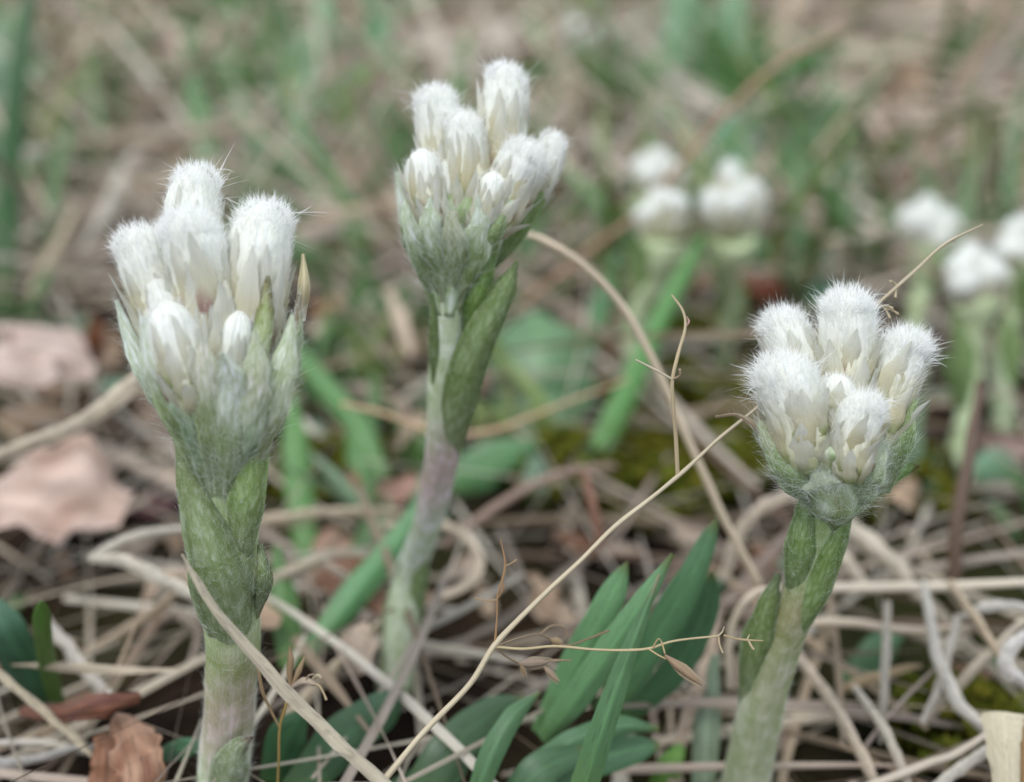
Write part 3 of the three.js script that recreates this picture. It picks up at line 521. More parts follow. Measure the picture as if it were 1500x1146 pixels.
  const blades = [
    ['wide green blade beside the woolly stem, dipping behind the straw', [[452, 830, 1], [440, 740, 10], [432, 650, 18], [428, 575, 24]], [30, 42, 40, 10], C(86, 134, 62)],
    ['green blade leaning out from behind the widest woolly cup', [[560, 700, 4], [520, 620, 13], [470, 560, 20], [430, 500, 26]], [24, 38, 34, 12], C(84, 130, 66)],
    ['short deep green blade below the small low bud', [[545, 780, 1], [528, 700, 9], [522, 640, 14], [516, 590, 17]], [28, 44, 34, 8], C(78, 124, 58)],
    ['bent green blade passing behind the tallest flower stem', [[450, 960, 1], [520, 870, 8], [585, 790, 14], [640, 700, 18]], [30, 46, 38, 10], C(88, 140, 86)],
    ['green blade standing at the foot of the woolly stem in shade', [[430, 980, 0], [415, 880, 9], [405, 800, 15]], [40, 44, 12], C(76, 116, 50)],
    ['long green stalk rising through the pair of blurred flowers', [[860, 690, 2], [925, 560, 16], [985, 430, 28], [1030, 345, 36]], [38, 36, 24, 10], C(86, 142, 66)],
    ['pale green stalk just behind the long green stalk', [[930, 590, 2], [960, 470, 14], [985, 380, 24]], [22, 36, 14], C(150, 178, 150)],
    ['upright green blade between the arching straw top and the hidden flower', [[845, 560, 1], [880, 450, 18], [905, 370, 28]], [26, 34, 10], C(88, 138, 84)],
    ['tall dark blade at the photo edge reaching the top', [[8, 470, 1], [12, 300, 24], [26, 110, 44], [46, -30, 58]], [32, 34, 30, 18], C(54, 96, 48)],
    ['pale broad blade at the photo edge beside the tall dark blade', [[-12, 330, 1], [-6, 160, 24], [2, 20, 42]], [24, 30, 24], C(120, 150, 116)],
    ['green blade in the dim grass above the widest woolly cup', [[322, 330, 1], [300, 220, 18], [285, 140, 28], [270, 60, 38]], [30, 40, 30, 8], C(76, 128, 64)],
    ['broad blue green blade near the top between two pink leaves', [[420, 200, 1], [455, 90, 18], [480, -10, 34]], [40, 60, 30], C(110, 150, 104)],
    ['green blade at the top edge beside the dark hollow', [[570, 150, 1], [555, 70, 16], [545, -20, 32]], [34, 40, 24], C(84, 136, 82)],
    ['blue green upright blade above the arching brown stalk', [[980, 190, 1], [990, 80, 20], [1000, -30, 38]], [44, 50, 40], C(106, 144, 104)],
    ['second blue green blade above the arching brown stalk, leaning more', [[1020, 170, 1], [1060, 70, 20], [1085, -30, 36]], [34, 46, 30], C(112, 150, 106)],
    ['slim green blade between two straws in mid distance', [[420, 330, 1], [392, 240, 14], [372, 160, 26]], [22, 28, 8], C(82, 132, 74)],
    ['slanting green blade just above the small low bud', [[560, 480, 1], [530, 400, 12], [500, 330, 22]], [24, 32, 8], C(86, 130, 76)],
    ['green blade by the rust flecks under the far flowers', [[740, 480, 1], [760, 400, 14], [790, 330, 24]], [22, 28, 8], C(90, 138, 80)],
  ];
  for (const [label, px, w, c] of blades) green('grass_blade', label, 'grass blade', upright(px), w, mul(c, 1.1), { cup: .35, fold: .25, wave: .03 });
}

// ---------------------------------------------------------------- dry straws one can pick out
const STRAW = C(206, 186, 152), PALE = C(226, 216, 196), TAN = C(190, 158, 116), GREYS = C(186, 172, 152), BROWNS = C(134, 92, 66), PINKS = C(204, 172, 150);
function straw(label, px, w, c, o = {}) {
  c = mix(c, Array(3).fill((c[0] + c[1] + c[2]) / 3), .36); c = mul(c, Math.min(1.4, .8 / c[0])); let pts = px.map(at); const b = new MB(), sd = px[0][0] * .017 + px[0][1] * .003, thin = o.thin ?? .74;
  const widths = w.map((x, i) => thin * x * pxm(pts[Math.round(i * (pts.length - 1) / Math.max(1, w.length - 1))]));
  const smooth = curveOf(pts), n = pts.length * 2, kink = widths[Math.floor(w.length / 2)] * (o.round ? .14 : .16);   // small kinks along the way
  pts = smooth.getPoints(n).map((p, i) => i && i < n ? p.addScaledVector(rdir(), kink * rnd()) : p);
  if (o.round) tube(b, pts, widths.map((x) => x / 2), { rs: 10, seg: o.seg ?? 40, rough: .08, ridge: .05, nr: 5, seed: sd, vs: .5, color: (t, a) => mul(c, 1 + .12 * noise(t * 7 + sd, a)) });
  else ribbon(b, pts, widths, { cup: (o.cup ?? .9) * .3, fold: .42, twist: (o.twist ?? 0) + Math.sin(sd * 7) * .5, seg: o.seg ?? 48, ac: 6, wave: .08, freq: 9, seed: sd, vs: .5, thick: .00014, jag: .28, color: (t, u) => { const q = noise(t * 22 + sd, u * 1.5, 3); return mul(mix(c, PALE, .3 * sstep(.3, 1, Math.abs(u))), (1 + .22 * noise(t * 6 + sd, u)) * (q > .26 ? .72 : 1) * (Math.abs(u) < .2 ? .88 : 1)); } });
  return solo(b, o.name ?? 'dry_straw', o.round ? M.stalk : M.straw, label, o.cat ?? 'dry grass', o.group);
}
rnd = mulberry(505);
straw('stiff pale straw leaning sharply across the thick woolly stem', [[266, 812, 83.4], [303, 874, 83.2], [400, 990, 84], [480, 1070, 84.4], [580, 1160, 84.4]], [5, 13, 20, 22, 22], C(232, 216, 180), { cup: 1.25, seg: 60, thin: 1 });
straw('arching tan straw from the tallest flower down to the stem of the five tufted one', [[700, 352, 118], [762, 342, 117], [830, 370, 115], [900, 432, 114], [955, 525, 114], [1003, 632, 115], [1052, 742, 116], [1112, 855, 118]], [8, 13, 15, 16, 16, 16, 14], C(214, 190, 154), { round: 1, seg: 70 });
straw('arching brown stalk rising past the hidden flower to the top', [[760, 450, 190], [850, 378, 186], [940, 308, 182], [1040, 190, 180], [1140, 95, 180], [1238, 44, 180]], [12, 15, 14, 13, 12, 8], C(168, 122, 82), { round: 1, seg: 60, name: 'dry_stalk' });
straw('thin tan straw sagging behind the tallest stem at mid height', [[500, 592, 140], [560, 606, 140], [640, 634, 140], [710, 634, 142], [800, 602, 146], [920, 556, 150]], [9, 10, 11, 11, 9, 6], C(198, 158, 106), { round: 1 });
straw('curled pale straw making an open loop behind the tallest stem', [[560, 770, 138], [640, 772, 136], [690, 800, 134], [686, 845, 132], [640, 872, 131], [580, 885, 131]], [20, 24, 30, 34, 30, 18], C(206, 184, 156), { twist: 1.2 });
straw('pale straw bending out of the woolly stem toward the loop', [[330, 910, 128], [380, 868, 125], [440, 832, 124], [500, 815, 126], [570, 822, 128]], [26, 27, 24, 20, 14], C(218, 202, 172), { twist: .6 });
straw('short pale straw forking down off the bending straw', [[470, 822, 127], [520, 852, 128], [560, 872, 131]], [14, 18, 16], C(206, 188, 164));
straw('level cream straw under the short deep green blade', [[370, 765, 136], [430, 755, 136], [510, 748, 138], [580, 750, 140], [640, 764, 142]], [20, 20, 17, 18, 16], C(216, 192, 154));
straw('beige straw crossing behind the small withered seed head', [[360, 1100, 112], [440, 1030, 114], [500, 970, 118], [570, 905, 124]], [24, 26, 24, 18], C(196, 174, 138));
straw('broad pale straw rising out from the pinkish leaf to the widest cup', [[-30, 682, 128], [40, 650, 124], [110, 622, 122], [170, 578, 121], [235, 530, 122]], [26, 30, 32, 40, 34], C(214, 194, 164), { cup: 1.1 });
straw('bent white straw touching the woolly stem, upper limb', [[300, 776, 122], [220, 780, 119], [160, 800, 117], [128, 820, 116]], [16, 20, 22, 16], C(222, 210, 190));
straw('bent white straw touching the woolly stem, lower limb', [[128, 816, 116], [180, 824, 114.5], [240, 852, 113], [310, 890, 112]], [18, 28, 30, 24], C(224, 212, 190));
straw('pale straw running steeply down to the rust brown leaf', [[60, 900, 118], [95, 945, 116], [130, 990, 114], [165, 1030, 112]], [22, 26, 26, 20], C(220, 210, 196));
straw('pale straw at the photo corner sloping under the bright green leaf', [[-20, 972, 106], [40, 1022, 105], [90, 1062, 105], [140, 1110, 105]], [15, 18, 18, 14], C(206, 188, 150));
straw('grey straw lying level along the photo base behind the rust leaf', [[-20, 1090, 109], [60, 1088, 109], [120, 1100, 109], [200, 1105, 110]], [14, 17, 16, 10], C(186, 176, 160), { round: 1 });
straw('second grey straw at the photo base, lower and thinner', [[-20, 1118, 106], [40, 1116, 106], [110, 1098, 107], [170, 1094, 108]], [22, 20, 16, 10], C(176, 170, 166));
straw('tan straw bundle strand crossing behind the bent white straw', [[110, 968, 130], [190, 920, 128], [260, 868, 127], [330, 810, 128]], [18, 22, 22, 16], C(190, 164, 128));
straw('curved grey straw in the hollow beside the woolly stem', [[200, 970, 128], [250, 900, 127], [290, 930, 125], [262, 1010, 122]], [14, 20, 18, 12], C(172, 150, 128));
straw('double broad straw slanting from under the fluffy round cup', [[1206, 735, 126], [1240, 770, 125], [1290, 815, 124], [1345, 880, 123]], [30, 44, 44, 24], C(220, 206, 180), { cup: 1.2 });
straw('second broad straw alongside the double one', [[1190, 780, 128], [1230, 815, 126], [1275, 870, 124]], [22, 34, 18], C(204, 190, 166));
straw('long level straw running to the photo edge past the brown stem', [[1160, 862, 121], [1260, 862, 120], [1370, 860, 119], [1530, 852, 120]], [20, 22, 20, 16], C(206, 190, 164), { round: 1 });
straw('second long level straw, lower and partly buried', [[1150, 915, 118], [1240, 912, 118], [1330, 924, 118], [1420, 920, 119]], [18, 19, 18, 12], C(198, 176, 146), { round: 1 });
straw('white straw bowed down like a sickle in the tangle', [[1352, 850, 119], [1364, 910, 115], [1376, 970, 112], [1404, 1030, 110], [1446, 1068, 109], [1500, 1080, 109]], [12, 22, 26, 28, 26, 14], C(232, 226, 214), { cup: 1.3 });
straw('thin white straw crossing inside the sickle straw', [[1404, 900, 118], [1392, 950, 115], [1378, 1000, 113], [1352, 1060, 112]], [14, 18, 18, 10], C(222, 214, 200));
straw('white ring shaped curl of straw at the photo edge', [[1520, 920, 110], [1486, 944, 109], [1476, 972, 108.5], [1496, 996, 108], [1530, 1004, 108]], [20, 30, 32, 28, 18], C(230, 226, 222), { cup: 1.2, twist: .5 });
straw('pale arch of straw above the ring shaped curl', [[1410, 905, 116], [1440, 890, 115], [1480, 886, 115], [1530, 896, 115]], [14, 22, 22, 14], C(224, 218, 208));
straw('tan straw falling to the ring shaped curl', [[1390, 850, 118], [1425, 900, 115], [1460, 955, 113], [1510, 1020, 111]], [14, 18, 18, 12], C(204, 178, 140));
straw('straw climbing from the sickle straw toward the photo edge', [[1360, 1050, 116], [1420, 990, 114], [1480, 930, 114], [1530, 890, 116]], [18, 21, 19, 12], C(206, 190, 164));
straw('long straw falling from the stem foot to the photo base', [[1160, 950, 116], [1205, 1010, 112], [1245, 1075, 109], [1290, 1165, 106]], [22, 25, 25, 20], C(200, 178, 150));
straw('upright grey straw in the tangle below the level straws', [[1300, 880, 117], [1298, 950, 114], [1296, 1020, 112], [1290, 1090, 111]], [14, 18, 16, 8], C(188, 178, 160));
straw('ochre straw lying between the stem foot and the sickle straw', [[1230, 1010, 117], [1290, 990, 116], [1350, 975, 116]], [18, 24, 8], C(188, 154, 98));
straw('forked pale straw low beside the dark green leaf in the tangle', [[1250, 1005, 112], [1300, 1075, 108.5], [1330, 1150, 106]], [14, 20, 18], C(214, 202, 180));
straw('grey twig slanting up through the tangle', [[1255, 1110, 109], [1310, 1040, 111], [1380, 970, 114]], [8, 9, 6], C(140, 122, 108), { round: 1 });
straw('straw sweeping from the photo base up to the wood chip', [[1240, 1165, 106], [1330, 1130, 106], [1400, 1105, 106], [1470, 1060, 107]], [16, 18, 16, 12], C(190, 174, 152), { round: 1 });
straw('white straw pair member under the wood chip', [[1350, 1170, 103], [1410, 1125, 104], [1475, 1080, 105.5]], [18, 24, 18], C(226, 218, 204));
straw('upright pinkish straw behind the grey green leaf', [[985, 1150, 112], [1010, 1040, 113], [1040, 960, 115], [1050, 890, 119]], [22, 28, 24, 12], C(198, 168, 140));
straw('thin bowed straw hooked over beside the five tufted flower stem', [[1068, 1010, 116], [1072, 920, 115], [1100, 872, 114], [1150, 862, 116]], [12, 14, 14, 10], C(206, 186, 158), { round: 1 });
straw('curling straw under the fluffy round cup, arching over a dark gap', [[1060, 850, 126], [1090, 770, 126], [1140, 730, 126], [1200, 730, 127]], [22, 26, 26, 20], C(194, 174, 148));
straw('pink brown dry stem lying across the rosette backdrop', [[650, 800, 138], [730, 740, 140], [820, 695, 144], [900, 684, 150]], [16, 18, 18, 14], C(150, 118, 98), { round: 1, name: 'dry_stalk' });
straw('dark red brown upright stem beyond the level straws', [[1398, 850, 126], [1402, 760, 126], [1420, 660, 128], [1436, 560, 132]], [26, 28, 24, 14], C(98, 70, 46), { round: 1, name: 'dry_stalk' });
straw('orange brown broken stem by the pink brown dry stem', [[880, 800, 132], [868, 740, 132], [858, 690, 134]], [18, 20, 10], C(150, 92, 56), { round: 1, name: 'dry_stalk' });
straw('long pale stalk lying in the grass high above the widest cup', [[90, 210, 265], [200, 205, 262], [300, 195, 262], [400, 178, 268], [450, 160, 275]], [24, 32, 30, 26, 16], C(216, 196, 166), { twist: .5 });
straw('pale blade dropping from the long stalk in the far grass', [[200, 220, 250], [175, 270, 236], [150, 320, 226], [120, 370, 220]], [24, 28, 26, 16], C(214, 206, 188));
straw('second pale blade dropping toward the widest cup', [[190, 232, 246], [165, 300, 230], [140, 345, 224]], [18, 24, 14], C(206, 198, 180));
straw('white blob of bleached straw at the far photo edge', [[20, 235, 250], [45, 228, 250], [70, 222, 252]], [26, 32, 20], C(226, 222, 212));
straw('tan leaf strip slanting in the far grass by the dropping blades', [[45, 430, 200], [80, 370, 208], [115, 300, 222]], [18, 28, 14], C(200, 178, 138));
straw('pale grass strip near the small low bud', [[566, 420, 190], [584, 470, 180], [600, 520, 174]], [18, 32, 16], C(222, 192, 158));
straw('pinkish level straw touching the cup of the tallest flower', [[460, 318, 210], [520, 308, 208], [600, 290, 206]], [16, 18, 14], C(216, 184, 144));
const farStraw = [
  ['far pale straw over the broad lone flower', [[1180, 60, 0], [1230, 120, 10], [1290, 190, 16], [1330, 270, 4]], 22], ['far straw slanting beside the top of the arching brown stalk', [[1270, 60, 14], [1200, 130, 12], [1150, 220, 2]], 30],
  ['far straw below the purple leaf tip', [[1180, 230, 6], [1250, 270, 8], [1300, 300, 2]], 26], ['long straw lying along the top edge above the lone flower', [[1080, 30, 3], [1180, 70, 8], [1300, 90, 8], [1400, 110, 2]], 24],
  ['bleached straw at the upper photo edge', [[1450, 130, 4], [1420, 190, 9], [1410, 240, 2]], 24], ['tan straw by the closed bud plant', [[1330, 130, 4], [1345, 200, 10], [1375, 260, 4]], 20],
  ['pinkish straw above the tallest head', [[640, 60, 3], [700, 40, 6], [780, 60, 2]], 24], ['straw slanting behind the splayed white heads', [[850, 260, 3], [880, 300, 8], [900, 360, 2]], 22],
];
for (const [label, px, w] of farStraw) straw(label, px, [w * .6, w, w * .9, w * .4], mix(STRAW, PINKS, rnd()), { twist: rr(-1, 1) });

// ---------------------------------------------------------------- the wiry seed stalk with its branches
{
  rnd = mulberry(606);
  const pl = thing('seed_stalk', 'thin wiry dry grass stalk slanting from the photo base to behind the five tufted flower', 'dry grass', plantBase([540, 1170, 0]));
  const K = C(222, 208, 180), line = (parent, name, px, w, c = K, seg = 24) => {
    const pts = px.map(at), b = new MB();
    tube(b, pts, w.map((x, i) => x * .44 * pxm(pts[Math.round(i * (pts.length - 1) / Math.max(1, w.length - 1))])), { rs: 7, seg, rough: .26, seed: px[0][0] * .02, vs: .4, color: (t, a) => mul(c, 1 + .16 * noise(t * 14, a)) });
    return b.build(name, M.stalk, parent);
  };
  const stalk = line(pl, 'stalk', [[540, 1172, 86.5], [562, 1144, 86.8], [618, 1076, 87.3], [690, 1000, 88], [724, 946, 88.4], [762, 906, 88.7], [800, 868, 89], [850, 822, 89.4], [900, 772, 89.9], [950, 733, 90.4], [1000, 692, 91], [1052, 644, 91.8], [1104, 602, 92.8], [1190, 530, 94], [1285, 446, 94], [1335, 402, 93.6], [1384, 358, 93], [1440, 329, 92.6]], [13, 11, 10, 10, 9.5, 9, 8.5, 8, 7.5, 7, 6.5, 6, 6, 6, 5, 3], K, 120);
  // spikelet: two papery scales and a slim seed
  function spikelet(parent, a, b, w, c = C(186, 160, 124)) {
    const A = at(a), B = at(b), m = A.clone().lerp(B, .5), s = new MB(), k = pxm(A), d = B.clone().sub(A), n = EYE.clone().sub(A).normalize(), sd = d.clone().cross(n).normalize();
    tube(s, [A, m, B], [.15 * w * k, .5 * w * k, .42 * w * k, .08 * w * k], { rs: 8, seg: 10, color: () => c });
    for (const q of [-1, 1]) ribbon(s, [A, m.clone().addScaledVector(sd, q * w * k * .35), B.clone().addScaledVector(sd, q * w * k * .35).addScaledVector(d, .06)], [.3 * w * k, .8 * w * k, .08 * w * k], { cup: .8, seg: 8, ac: 4, color: (t) => mix(c, C(214, 196, 166), t) });
    return s.build('spikelet', M.straw, parent);
  }
  const b1 = line(pl, 'branch', [[993, 697, 91], [990, 640, 90.8], [986, 590, 90.4], [985, 556, 90.2], [993, 520, 90.4], [1004, 478, 91], [1000, 455, 91.4], [984, 432, 91.8]], [6.5, 6.5, 6, 6, 5, 4.5, 3], C(206, 188, 154), 40);
  line(b1, 'twig', [[985, 556, 90.2], [960, 542, 89.8], [931, 527, 89.4]], [5, 4.5, 3], C(226, 214, 190));
  line(b1, 'twig', [[985, 556, 90.2], [996, 550, 89.6], [996, 541, 89.4]], [4, 4, 5], C(190, 166, 140));
  line(b1, 'twig', [[1003, 480, 91], [1009, 472, 91.6], [1006, 464, 92]], [3, 4, 2], C(190, 150, 140));
  const b2 = line(pl, 'branch', [[725, 944, 88.4], [728, 905, 88.6], [729, 872, 88.9], [737, 846, 89.2], [740, 825, 89.4], [733, 790, 89.8]], [4, 3.2, 3.5, 4.5, 3.5, 2], C(176, 140, 100), 34);
  line(b2, 'twig', [[728, 879, 88.8], [712, 880, 88.8], [695, 876, 88.8]], [3, 2.6, 3.4], C(196, 168, 130));
  line(b2, 'twig', [[738, 830, 89.4], [748, 826, 89.4], [757, 820, 89.4]], [3, 2.6, 3.6], C(196, 168, 130));
  line(b2, 'twig', [[730, 876, 88.9], [737, 862, 88.7], [735, 850, 88.7]], [3, 5, 2], C(170, 138, 104));
  const b3 = line(pl, 'branch', [[726, 948, 88.4], [765, 951, 89], [812, 947, 89.6], [870, 952, 90.2], [920, 953, 90.6], [952, 950, 90.8], [985, 940, 90.6], [1052, 932, 90.4]], [5, 5, 4.5, 4.5, 4.5, 4, 3.4], C(226, 208, 166), 50);
  line(b3, 'twig', [[1052, 932, 90.4], [1058, 926, 90.4], [1061, 918, 90.3]], [3, 3, 1.5]);
  line(b3, 'twig', [[1053, 933, 90.4], [1054, 944, 90.3], [1059, 957, 90.2]], [3, 3.5, 3.5], C(216, 196, 160));
  line(b3, 'twig', [[1060, 931, 90.4], [1078, 936, 90.4], [1094, 938, 90.4], [1118, 939, 90.4]], [3, 3, 3.4, 2], C(214, 190, 150));
  line(b3, 'twig', [[1094, 938, 90.4], [1098, 930, 90.4]], [3, 2]); line(b3, 'twig', [[1096, 938, 90.4], [1100, 946, 90.3], [1104, 952, 90.3]], [3, 4, 4], C(220, 200, 164));
  line(b3, 'twig', [[955, 950, 90.8], [966, 936, 90.4], [972, 950, 90.2], [974, 958, 90]], [3, 3, 2.5], C(210, 184, 140));
  line(b3, 'twig', [[950, 951, 90.8], [964, 960, 90.4], [976, 966, 90]], [3, 3, 2.5], C(210, 184, 140));
  spikelet(b3, [974, 960, 90], [1028, 1004, 89.6], 13, C(182, 156, 128));
  const b4 = line(pl, 'branch', [[727, 950, 88.4], [748, 966, 90.4], [775, 974, 91.8], [808, 968, 93], [838, 968, 94]], [4, 3.5, 5, 5, 2], C(190, 166, 136), 30);
  spikelet(b4, [758, 973, 91], [806, 970, 92.6], 14, C(186, 164, 146)); spikelet(b4, [796, 976, 92], [818, 1000, 92], 8, C(196, 172, 146)); spikelet(b4, [762, 972, 91], [770, 992, 91], 6);
  const b5 = line(pl, 'branch', [[728, 947, 88.5], [760, 935, 91], [792, 930, 93.5], [826, 948, 95]], [4, 3.4, 3, 2], C(176, 154, 128), 30);
  line(b5, 'twig', [[790, 930, 93.4], [806, 918, 94.2], [826, 920, 95], [832, 934, 95]], [3, 3, 2.5, 2], C(170, 146, 120));
  line(b5, 'twig', [[812, 940, 94.4], [830, 946, 93.6], [862, 936, 94.6], [892, 924, 95.4]], [3, 3, 3, 4], C(160, 134, 104));
  spikelet(b5, [806, 936, 94], [824, 944, 94], 9);
  for (const [a, b] of [[[1288, 448, 94], [1308, 452, 93]], [[1296, 452, 93.6], [1316, 460, 92.8]], [[1294, 450, 93.6], [1304, 466, 93]], [[1316, 420, 93.8], [1304, 412, 93.4]], [[1314, 422, 93.8], [1312, 436, 93.4]], [[1384, 360, 93], [1398, 352, 93.4]]]) {
    const t = line(pl, 'twig', [a, [(a[0] + b[0]) / 2, (a[1] + b[1]) / 2 - 2, a[2]], b], [3, 2.4, 4.4], C(222, 206, 170), 8); t.userData.label = 'short twig with a seed at its end';
  }
}
{ // the small withered seed head at the woolly stem
  rnd = mulberry(607);
  const pl = thing('withered_seed_head', 'small withered seed head on a hair thin stalk behind the stiff pale straw', 'dry grass', plantBase([404, 1200, 0]));
  const line = (name, px, w, c) => { const pts = px.map(at), b = new MB(); tube(b, pts, w.map((x) => x * .5 * pxm(pts[0])), { rs: 7, seg: 20, rough: .25, color: () => c }); return b.build(name, M.stalk, pl); };
  line('stalk', [[404, 1202, 99], [408, 1120, 96], [410, 1064, 94.4], [420, 1030, 93.6], [425, 1004, 93.2]], [3.4, 3.4, 4, 5, 4], C(186, 158, 96));
  line('stalk', [[376, 958, 92], [384, 1012, 93], [396, 1040, 94], [409, 1066, 94.4]], [4, 5, 4, 3], C(176, 150, 112));
  line('scale', [[426, 1006, 93.2], [424, 985, 93], [426, 966, 92.8], [424, 946, 92.6]], [5, 9, 10, 1.5], C(168, 142, 110));
  line('scale', [[428, 1004, 93.2], [438, 982, 93], [448, 958, 92.8]], [4, 9, 1.5], C(176, 152, 118));
  line('husk', [[428, 1006, 93.2], [446, 998, 92.8], [462, 1002, 92.6]], [6, 12, 8], C(196, 178, 160));
  line('husk', [[456, 1000, 92.6], [468, 1006, 92.4], [474, 1016, 92.2], [478, 1026, 92]], [4, 4, 3, 4], C(190, 170, 136));
  line('husk', [[458, 1000, 92.6], [460, 992, 92.4], [467, 990, 92.2], [471, 994, 92.2]], [3, 4, 5, 4], C(206, 190, 160));
  line('husk', [[448, 998, 92.6], [452, 990, 92.4], [461, 988, 92.2]], [3, 3, 2], C(186, 166, 140));
}
{ // the split chip of pale wood in the corner
  rnd = mulberry(608);
  const b = new MB(), pts = [[1468, 1044, 101], [1470, 1090, 99.5], [1476, 1175, 98]].map(at);
  ribbon(b, pts, [60 * pxm(pts[0]), 46 * pxm(pts[0]), 34 * pxm(pts[0])], { seg: 40, ac: 12, cup: .02, fold: .12, wave: .05, thick: .0005, jag: .16, vs: .4, color: (t, u) => mul(C(226, 216, 190), 1 + .16 * noise(t * 16, u * 5)) });
  const e = new MB();
  ribbon(e, [[1494, 1050, 102], [1500, 1100, 101], [1506, 1180, 100]].map(at), [26 * pxm(pts[0]), 30 * pxm(pts[0])], { seg: 16, ac: 6, cup: .4, thick: .001, color: () => C(196, 160, 116) });
  const pl = thing('wood_chip', 'pale split chip with square broken end standing among the straw', 'wood chip', plantBase([1478, 1180, 0]));
  b.build('chip_face', M.straw, pl); e.build('splinter', M.straw, pl);
}

// ---------------------------------------------------------------- dead leaves
function deadLeaf(label, px, w, c, { cup = .3, wave = .3, jag = .35, twist = 0, vary = .2, curl = null, seg = 26, normal = V(0, 1, .35), c2 = null, rib = true } = {}) {
  const pts = px.map(at), b = new MB(), sd = px[0][0] * .021 + px[0][1] * .007;
  const widths = w.map((x, i) => x * pxm(pts[Math.round(i * (pts.length - 1) / Math.max(1, w.length - 1))]));
  ribbon(b, pts, widths, { cup, wave, jag, twist, seg, ac: 12, freq: 4, seed: sd, normal, vs: .2, thick: .00025,
    color: (t, u) => { let k = mul(c, 1 + vary * noise(t * 4 + sd, u * 2)); if (c2) k = mix(k, c2, sstep(-.1, .4, noise(t * 3 + sd, u * 1.7, 5))); return rib ? mix(k, mul(c, .78), .6 * sstep(.07, 0, Math.abs(u))) : k; } });
  const m = solo(b, 'dead_leaf', M.deadLeaf, label, 'dead leaf'); return m;
}
rnd = mulberry(707);
deadLeaf('pale pinkish dead leaf at the photo edge beside the widest woolly cup', [[-60, 540, 18], [10, 512, 22], [70, 508, 22], [140, 540, 19]], [90, 165, 130, 60], C(232, 212, 202), { c2: C(212, 188, 174) });
deadLeaf('broad pinkish dead leaf under the broad pale straw', [[-50, 730, 12], [30, 716, 15], [110, 720, 15], [185, 745, 12]], [110, 140, 170, 80], C(230, 206, 194), { c2: C(208, 180, 164), wave: .32 });
deadLeaf('rust brown curled dead leaf lying across the pale straws', [[30, 1042, 6], [90, 1046, 8], [150, 1034, 11], [205, 1022, 9]], [24, 36, 50, 22], C(150, 96, 70), { cup: 1.2, c2: C(116, 62, 46), normal: null });
deadLeaf('hanging light brown dead leaf folded below the rust brown one', [[168, 1050, 104], [190, 1080, 101], [205, 1125, 99], [200, 1190, 98]], [40, 78, 84, 60], C(202, 162, 134), { cup: .9, c2: C(160, 112, 86), normal: null });
deadLeaf('light brown dead leaf scrap beside the hanging one', [[150, 1075, 105], [160, 1120, 104], [150, 1180, 103]], [30, 60, 50], C(170, 122, 92), { cup: .6, normal: null });
deadLeaf('pinkish curled leaf at the top of the far grass', [[180, 20, 4], [225, 28, 9], [290, 20, 6]], [40, 62, 30], C(214, 172, 146), { cup: .8, c2: C(196, 150, 124) });
deadLeaf('brown shaded leaf just under the pinkish curled leaf at the top', [[200, 62, 1], [240, 62, 3], [290, 58, 2]], [20, 30, 16], C(140, 84, 56), {});
deadLeaf('pinkish leaf in the far grass above the long pale stalk', [[120, 125, 3], [170, 130, 7], [215, 140, 3]], [36, 60, 30], C(206, 170, 144), { c2: C(188, 150, 126) });
deadLeaf('second pinkish leaf in the far grass, nearer the green blade', [[160, 165, 2], [200, 170, 6], [235, 178, 3]], [30, 44, 24], C(206, 166, 150), {});
deadLeaf('pinkish leaf between two blue green blades at the top', [[460, 30, 3], [510, 20, 7], [560, 10, 3]], [34, 56, 30], C(208, 168, 156), {});
deadLeaf('pink leaf half hidden behind the tallest pale stem', [[550, 720, 2], [600, 712, 6], [650, 700, 3]], [36, 52, 30], C(206, 164, 146), { c2: C(180, 140, 124) });
deadLeaf('pale pinkish leaf low behind the short deep green blade', [[440, 800, 1], [490, 790, 4], [540, 800, 2]], [40, 52, 26], C(196, 160, 138), {});
deadLeaf('purple red leaf between the far flowers and the pointed green leaf', [[1125, 335, 2], [1165, 300, 8], [1205, 262, 13]], [40, 62, 26], C(142, 84, 92), { c2: C(172, 128, 126) });
deadLeaf('orange red dead leaf under the purple red one', [[1090, 395, 2], [1120, 402, 7], [1150, 415, 3]], [40, 58, 30], C(186, 96, 66), { c2: C(160, 84, 60) });
deadLeaf('small red scrap of leaf below the orange red one', [[1095, 440, 1], [1125, 440, 4], [1150, 444, 2]], [18, 26, 14], C(176, 80, 58), {});
deadLeaf('rust leaf widened and darkened as shade of the hollow behind the tallest head', [[600, 80, 1], [690, 85, 5], [800, 75, 2]], [50, 90, 50], C(96, 60, 42), {});  // enlarged, and its brown deepened, so the colour gives the hollow its shade
deadLeaf('very dark added leaf standing in for shade in the hollow at the top edge by the farthest flower', [[850, 18, 0], [905, 20, 4], [970, 10, 1]], [40, 60, 30], C(58, 44, 30), {});  // added leaf: its near-black colour stands in for the shade of the hollow
deadLeaf('brown leaf near the widest cup, upright in the shade', [[130, 530, 1], [140, 500, 6], [136, 465, 10]], [24, 34, 12], C(160, 96, 56), { normal: null });
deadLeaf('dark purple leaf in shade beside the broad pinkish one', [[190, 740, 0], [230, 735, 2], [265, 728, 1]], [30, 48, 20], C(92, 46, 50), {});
deadLeaf('tan leaf by the straw at mid height behind the tallest stem', [[455, 450, 2], [490, 440, 6], [530, 452, 3]], [34, 50, 26], C(204, 160, 124), {});
deadLeaf('pale leaf lying near the broad lone flower stem', [[1240, 400, 1], [1280, 410, 4], [1320, 405, 2]], [24, 38, 20], C(198, 158, 130), {});
deadLeaf('greyish pink leaf in the straw at the far photo edge', [[1430, 640, 1], [1470, 650, 4], [1520, 640, 2]], [40, 60, 30], C(176, 148, 140), {});

